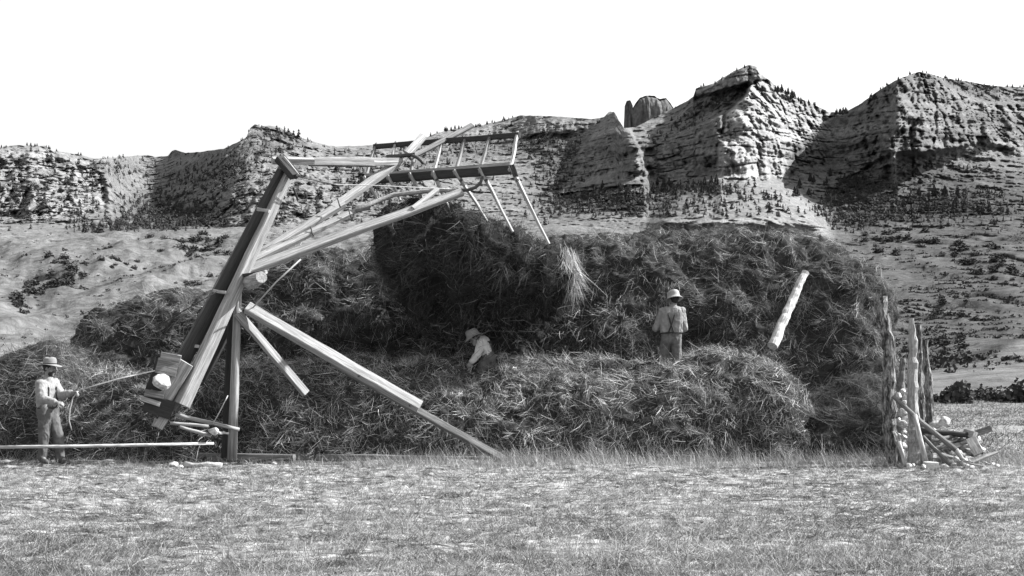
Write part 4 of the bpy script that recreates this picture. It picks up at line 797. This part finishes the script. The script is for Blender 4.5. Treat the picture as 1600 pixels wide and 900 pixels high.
def person(name, label, base, J, opt):
    """J: world joints. face = unit direction the head looks; up = head's up"""
    E = empty(name, base); tag(E, label, 'person')
    f = Vector(J['face']).normalized(); up = Vector(J['up']).normalized(); rt = f.cross(up).normalized(); up = rt.cross(f); H_ = Vector(J['head']); bf = Vector(J['body_face']).normalized()
    def h(x, y, z): return H_ + rt * x + f * y + up * z
    caps = [(h(0, -.012, .02), h(0, .005, .045), .092, .085, (rt, .84)), (h(0, .018, -.035), h(0, .035, -.075), .066, .042, (rt, .92)), (h(0, .09, -.01), h(0, .108, -.03), .008, .0135),
            (h(-.033, .073, .018), h(.033, .073, .018), .014, .014), (h(-.022, .078, -.066), h(.022, .078, -.066), .0085, .0085), (h(-.016, .076, -.079), h(.016, .076, -.079), .0085, .0085), (h(0, .065, -.105), h(0, .062, -.1), .02, .02),
            (h(-.05, .045, -.03), h(-.04, .06, -.035), .026, .02), (h(.05, .045, -.03), h(.04, .06, -.035), .026, .02),
            (h(-.083, -.01, .012), h(-.086, -.018, -.03), .012, .009), (h(.083, -.01, .012), h(.086, -.018, -.03), .012, .009),
            (J['neck'], h(0, -.02, -.04), .056, .054), (J['chest'], J['neck'], .10, .06)]
    pv, ch = Vector(J['pelvis']), Vector(J['chest']); sdv = (Vector(J['shR']) - Vector(J['shL'])).normalized(); bf = (bf - sdv * bf.dot(sdv)).normalized()
    for s_ in (-1, 1): caps += [(pv + sdv * .07 * s_, ch + sdv * .075 * s_, .105, .11, (bf, .85))]
    for s_ in 'LR':
        sh, el, wr = Vector(J['sh' + s_]), Vector(J['el' + s_]), Vector(J['wr' + s_]); hp, kn, an, to = [Vector(J[k + s_]) for k in ('hip', 'kn', 'an', 'toe')]
        caps += [(ch, sh, .08, .058), (sh, el, .052, .04), (el, wr, .041, .027), (pv, hp, .10, .085), (hp, kn, .082, .055), (kn, an, .056, .038), (an, to, .04, .03)]
        caps += hand_caps(wr, J['hd' + s_], J['pm' + s_], J.get('curl', 1.0), 1.0, 1 if s_ == 'L' else -1)
    body = ob('body', blobmesh(caps, .0105, 'body', M['skin'], smooth=1), E)
    for s_ in (-1, 1):
        e_ = rock('eye', h(.031 * s_, .082, .004), .008, 5, M['iron'], (1, 1, .8), E, 1); e_.name = 'eye'
    hair = [(h(0, -.025, .03), h(0, -.015, .04), .096, .092, (rt, .86)), (h(0, -.045, -.005), h(0, -.045, .01), .066, .07)]
    if opt.get('jaw_shadow'): hair += [(h(-.02, .062, -.055), h(.02, .062, -.055), .018, .018), (h(-.03, .04, -.09), h(.03, .04, -.09), .034, .034)]  # dark shapes standing in for shadow on the lower face
    ob('hair', blobmesh(hair, .009, 'hair', M['hair'], .006, .02), E)
    # hat: crown lofted with a crease, curled brim
    bm = bmesh.new(); prof = opt['hat']; rings = []; sg = 28; tl_ = opt.get('tilt', 0)
    hu = (up * math.cos(tl_) - f * math.sin(tl_)); hf = (f * math.cos(tl_) + up * math.sin(tl_)); c0 = h(0, -.008, .06)
    for (r, z) in prof:
        ring = []
        for j in range(sg):
            a = 2 * math.pi * j / sg; br = max(0, r - .115); zz = z + (abs(math.cos(a)) ** 2) * br * opt.get('curlb', .35) - (math.sin(a) > 0) * br * math.sin(a) * .25
            if r < .07 and z > .05: zz -= .02 * max(0, math.cos(a * 2)) 
            ring.append(bm.verts.new(c0 + rt * math.cos(a) * r * .9 + hf * math.sin(a) * r * 1.08 + hu * zz))
        rings.append(ring)
    for i in range(len(rings) - 1):
        for j in range(sg): bm.faces.new((rings[i][j], rings[i][(j + 1) % sg], rings[i + 1][(j + 1) % sg], rings[i + 1][j])).smooth = True
    bm.faces.new(rings[-1]); hm = bpy.data.meshes.new('hat'); bm.to_mesh(hm); bm.free(); hm.materials.append(opt.get('hatm', M['felt'])); ho = ob('hat', hm, E)
    sm = ho.modifiers.new('t', 'SOLIDIFY'); sm.thickness = .006
    bcap = [(c0 + rt * math.cos(a) * .096 + hf * math.sin(a) * .112 + hu * .022, c0 + rt * math.cos(a + .35) * .096 + hf * math.sin(a + .35) * .112 + hu * .022, .011, .011) for a in np.arange(0, 6.3, .35)]
    ob('hat_band', blobmesh(bcap, .006, 'hat_band', M['vest'], smooth=1), ho).parent = ho
    ho_child = [o_ for o_ in ho.children][0]; ho_child.matrix_parent_inverse = Matrix.Identity(4); ho_child.location = (0, 0, 0)
    # shirt
    sc_ = [(ch, Vector(J['neck']) - (Vector(J['neck']) - ch) * .12, .118, .070)]
    for s_ in (-1, 1): sc_ += [(pv + (ch - pv) * .36 + sdv * .07 * s_, ch + sdv * .08 * s_, .118 + opt.get('billow', .006), .125 + opt.get('billow', .006) * .8, (bf, .86))]
    for s_ in 'LR':
        sh, el, wr = Vector(J['sh' + s_]), Vector(J['el' + s_]), Vector(J['wr' + s_]); wc = el.lerp(wr, opt.get('sleeve', .86))
        sc_ += [(ch, sh, .10, .074), (sh, el, .066, .062), (el, wc, .062, .046)]
    ob('shirt', blobmesh(sc_, .012, 'shirt', opt['shirtm'], .020, .075, 3), E)
    tc = []
    for s_ in (-1, 1): tc += [(pv + sdv * .07 * s_ + Vector((0, 0, -.02)), pv + (ch - pv) * .24 + sdv * .07 * s_, .124, .122, (bf, .92))]
    for s_ in 'LR':
        hp, kn, an = [Vector(J[k + s_]) for k in ('hip', 'kn', 'an')]; tc += [(pv, hp, .11, .106), (hp, kn, .104, .078), (kn, an, .079, .070)]
    ob('trousers', blobmesh(tc, .013, 'trousers', opt['trm'], .017, .085, 2), E)
    for s_ in 'LR':
        an, to = Vector(J['an' + s_]), Vector(J['toe' + s_]); fd = (to - an); fd.z = 0; fd.normalize(); a0 = an + Vector((0, 0, -.035))
        ob('boot', blobmesh([(an + Vector((0, 0, .08)), a0, .054, .05), (a0 - fd * .045, a0 + fd * .02, .044, .046), (a0, Vector(to), .05, .038)], .009, 'boot', M['boot'], .003, .04), E)
    # belt and braces (suspenders)
    wv_ = pv + (ch - pv) * .22; bc = []
    for k in range(20):
        a, a2 = k * .3142, (k + 1) * .3142; bb_ = opt.get('billow', 0); q = lambda t: wv_ + sdv * math.cos(t) * (.190 + bb_ * .8) + bf * math.sin(t) * (.12 + bb_); bc.append((q(a), q(a2), .014, .014))
    ob('belt', blobmesh(bc, .008, 'belt', M['vest'], smooth=1), E)
    if opt.get('braces'):
        for s_ in (-1, 1):
            bl_ = opt.get('billow', 0); pts = [wv_ - bf * (.12 + bl_) + sdv * .05 * s_, ch.lerp(wv_, .62) - bf * (.136 + bl_) + sdv * .004 * s_, ch.lerp(wv_, .1) - bf * (.136 + bl_ * .9) - sdv * .055 * s_ * -1, ch.lerp(Vector(J['neck']), .62) - bf * .04 + sdv * .10 * s_, ch + bf * .125 + sdv * .08 * s_, wv_ + bf * .112 + sdv * .09 * s_]
            ob('brace_strap', blobmesh([(pts[i], pts[i + 1], .015, .015) for i in range(5)], .007, 'brace_strap', M['vest'], smooth=1), E)
    if opt.get('vest'):
        vc = []
        for s_ in (-1, 1): vc += [(pv + (ch - pv) * .32 + sdv * .085 * s_ - bf * .012, ch + sdv * .085 * s_ + Vector((0, 0, .035)) - bf * .014, .121, .127, (bf, .86))]
        ob('vest', blobmesh(vc, .010, 'vest', M['vest'], .006, .08, 4), E)
    return E
HAT1 = [(.188, -.014), (.17, -.005), (.15, 0), (.118, .004), (.108, .012), (.106, .05), (.103, .09), (.088, .122), (.055, .135), (.02, .13)]
HAT2 = [(r_ * 1.12, z_ * 1.12) for r_, z_ in [(.165, -.035), (.145, -.018), (.118, 0), (.108, .02), (.104, .06), (.096, .095), (.075, .115), (.04, .122), (.015, .12)]]
# man 1: stands at the left, facing right, handling a line
Y1 = 20.4
J1 = dict(head=P(78, 576, Y1), face=(1, -.25, -.12), up=(.1, 0, 1), body_face=(.75, -.62, 0), neck=P(75, 591, Y1), chest=P(74, 606, Y1), pelvis=P(75, 646, Y1),
  shL=P(85, 598, Y1 + .12), elL=P(96, 618, Y1 + .05), wrL=P(113, 613, Y1 - .1), hdL=(1, -.1, -.05), pmL=(0, -.6, -.8),
  shR=P(63, 599, Y1 - .14), elR=P(67, 624, Y1 - .22), wrR=P(89, 629, Y1 - .34), hdR=(1, -.1, -.15), pmR=(0, .5, -.8),
  hipL=P(81, 648, Y1 + .06), knL=P(91, 682, Y1 + .02), anL=P(94, 717, Y1 + .06), toeL=P(107, 722, Y1 - .02), hipR=P(69, 648, Y1 - .08), knR=P(69, 682, Y1 - .12), anR=P(66, 715, Y1 - .1), toeR=P(72, 721, Y1 - .24), curl=1.15)
person('person', 'man with lower face darkened as shadow, in pale shirt and brimmed hat standing at the left holding a line', P(80, 722, Y1), J1,
       dict(hat=HAT1, tilt=.12, shirtm=M['shirt'], trm=M['trousers'], jaw_shadow=True, braces=True, sleeve=.8, hatm=M['felt']))
# man 2: on the hay tier with his back to us
Y2 = 23.6
J2 = dict(head=P(1053, 469, Y2), face=(-.35, 1, -.1), up=(0, 0, 1), body_face=(-.28, 1, -.05), neck=P(1052, 479, Y2), chest=P(1050, 491, Y2), pelvis=P(1049, 529, Y2),
  shL=P(1036, 487, Y2 + .04), elL=P(1025, 513, Y2 + .10), wrL=P(1035, 507, Y2 + .33), hdL=(.35, .3, 1), pmL=(1, .1, -.2),
  shR=P(1065, 486, Y2 - .02), elR=P(1069, 513, Y2 + .0), wrR=P(1050, 522, Y2 + .26), hdR=(-.9, .5, .1), pmR=(0, .5, .8),
  hipL=P(1042, 531, Y2), knL=P(1036, 558, Y2 + .1), anL=P(1033, 589, Y2), toeL=P(1031, 594, Y2 + .14), hipR=P(1056, 531, Y2), knR=P(1058, 560, Y2 + .02), anR=P(1056, 590, Y2 - .03), toeR=P(1056, 595, Y2 + .12), curl=1.2)
person('person', 'man in suspenders seen from behind, standing on the hay tier below the white log', P(1048, 592, Y2), J2,
       dict(hat=HAT2, tilt=-.12, shirtm=M['shirt'], trm=M['trousers_light'], braces=True, sleeve=.85, curlb=-.1, hatm=M['felt_light'], billow=.028))
FK = empty('pitchfork', P(1041, 505, Y2 + .32)); tag(FK, 'pitchfork held upright by the man with his back turned', 'pitchfork')
pole('handle', [P(1043, 452, Y2 + .34), P(1035, 540, Y2 + .30)], [.017, .017], WD, FK, 8, .03)
pole('socket', [P(1043, 456, Y2 + .34), P(1043.5, 449, Y2 + .34)], [.022, .02], M['iron'], FK, 8, .02, sub=2)
for s in (-1, 0, 1): pole('tine', [P(1043.5, 452, Y2 + .34), P(1043.5 + s * 5, 449, Y2 + .34), P(1044 + s * 6, 440, Y2 + .38)], [.008, .008, .004], M['iron'], FK, 6, .02)
# man 3: stooping under the load
Y3 = 23.35
J3 = dict(head=P(741, 521, Y3 - .2), face=(-.85, -.35, -.5), up=(-.45, 0, .9), body_face=(-.8, -.4, -.35), neck=P(749, 522, Y3 - .12), chest=P(755, 528, Y3 - .05), pelvis=P(763, 549, Y3),
  shL=P(751, 527, Y3 - .22), elL=P(746, 546, Y3 - .26), wrL=P(736, 558, Y3 - .3), hdL=(-.6, -.1, -.8), pmL=(0, 1, 0),
  shR=P(757, 524, Y3 + .16), elR=P(749, 543, Y3 + .15), wrR=P(740, 553, Y3 + .05), hdR=(-.7, -.1, -.6), pmR=(0, -1, 0),
  hipL=P(760, 552, Y3 - .08), knL=P(752, 572, Y3 - .15), anL=P(759, 598, Y3 - .1), toeL=P(750, 603, Y3 - .15), hipR=P(766, 552, Y3 + .08), knR=P(762, 574, Y3 + .05), anR=P(771, 598, Y3 + .05), toeR=P(762, 603, Y3), curl=1.2)
for k_ in J3:
    if k_[:2] in ('he', 'ne', 'ch', 'pe', 'sh', 'el', 'wr', 'hi', 'kn', 'an', 'to'): J3[k_] = Vector(J3[k_]) - Vector((0, 0, .10))
person('person', 'man in pale shirt stooping on the hay tier directly under the hanging load', P(762, 607, Y3), J3,
       dict(hat=HAT2, tilt=.1, shirtm=M['shirt_brightened'], trm=M['trousers'], braces=True, sleeve=.85))

def scrub(n):
    rng = np.random.default_rng(88); dens = lowm * (D > 95) * (.12 + .9 * sstep(1290, 1420, PX)) * sstep(-.15, .35, fbm(X0 / 14, Z0 / 6, 0 * D + 91, 3)) * (1 - .85 * inside([(1430, 620), (1440, 580), (1520, 566), (1620, 528), (1900, 500), (1900, 640)], 6)) * ((PX < 460) | (PX > 1300))
    dens[:-1] *= np.abs(np.diff(PY, axis=0)) * D[:-1] ** 1.0; idx = rng.choice(dens.size, n, p=(dens / dens.sum()).ravel()); c0 = TP.reshape(-1, 3)[idx]
    k = 9; n2 = n * k; h = np.repeat(rng.gamma(3, .16, n), k); c = np.repeat(c0, k, 0) + norm(rng.normal(0, 1, (n2, 3))) * (h * rng.uniform(.2, .9, n2))[:, None] * np.array([1.2, 1.2, .6]) + np.array([0, 0, .15])
    u = norm(rng.normal(0, 1, (n2, 3))) * (h * .42)[:, None]; v = norm(np.cross(u, rng.normal(0, 1, (n2, 3)))) * (h * .4)[:, None]
    V = np.stack([c - u, c + v, c + u * .8 - v * .5], 1).reshape(-1, 3)
    me = npmesh('scrub', V, np.arange(n2 * 3).reshape(-1, 3), M['bush'], False); tag(ob('scrub', me), 'low dark sage scrub dotted over the open slopes', 'scrub', kind='stuff')
scrub(5200)
def field_grass():
    rng = np.random.default_rng(31); n = 26000; Y = rng.uniform(22, 74, n) ** 1.0; X = (rng.uniform(1372, 1640, n) - 800) * Y / F; kp = fbm(X / 2, Y / 3, 0 * X, 3) > rng.normal(-.05, .2, n); X, Y = X[kp], Y[kp]; n = len(X)
    L = rng.uniform(.06, .26, n); Dr = norm(np.stack([rng.normal(0, .6, n), rng.normal(0, .4, n), rng.uniform(.3, 1, n)], 1)); bend = np.stack([rng.normal(0, .3, n) * L, rng.normal(0, .2, n) * L, -.2 * L], 1)
    V, Fs, T = ribbons(np.stack([X, Y, gz(X, Y) - .01], 1), Dr, np.tile([0, -1, .2], (n, 1)), L, rng.uniform(.01, .03, n), bend, np.clip(rng.choice([.08, .25, .42], n) * rng.uniform(.6, 1.3, n), .03, .7), seg=1)
    me = npmesh('field_grass', V, Fs, M['stubble'], False, T); tag(ob('field_grass', me), 'rough grass on the far field right of the haystack', 'grass', kind='stuff')
field_grass()

# labels that single out each of a row of look-alikes: counted along the row as one sees it
ORD = ['first', 'second', 'third', 'fourth', 'fifth', 'sixth', 'seventh', 'eighth', 'ninth', 'tenth', 'eleventh', 'twelfth', 'thirteenth', 'fourteenth', 'fifteenth', 'sixteenth', 'seventeenth', 'eighteenth', 'nineteenth', 'twentieth']
byl = {}
for o in bpy.data.objects:
    if o.parent is None and o.get('group'): byl.setdefault(o['label'], []).append(o)
for lb, os_ in byl.items():
    if len(os_) < 2: continue
    col = 'column' in lb
    os_.sort(key=(lambda o: -o.location.z) if col else (lambda o: o.location.x / o.location.y))
    for i, o in enumerate(os_):
        n = len(os_)
        if i < 20 and i <= (n - 1) // 2 or col: w_, side_ = ORD[i], ('the top' if col else 'the left')
        elif n - 1 - i < 20: w_, side_ = ORD[n - 1 - i], 'the right'
        else: continue
        o['label'] = lb + ', ' + w_ + ' from ' + side_
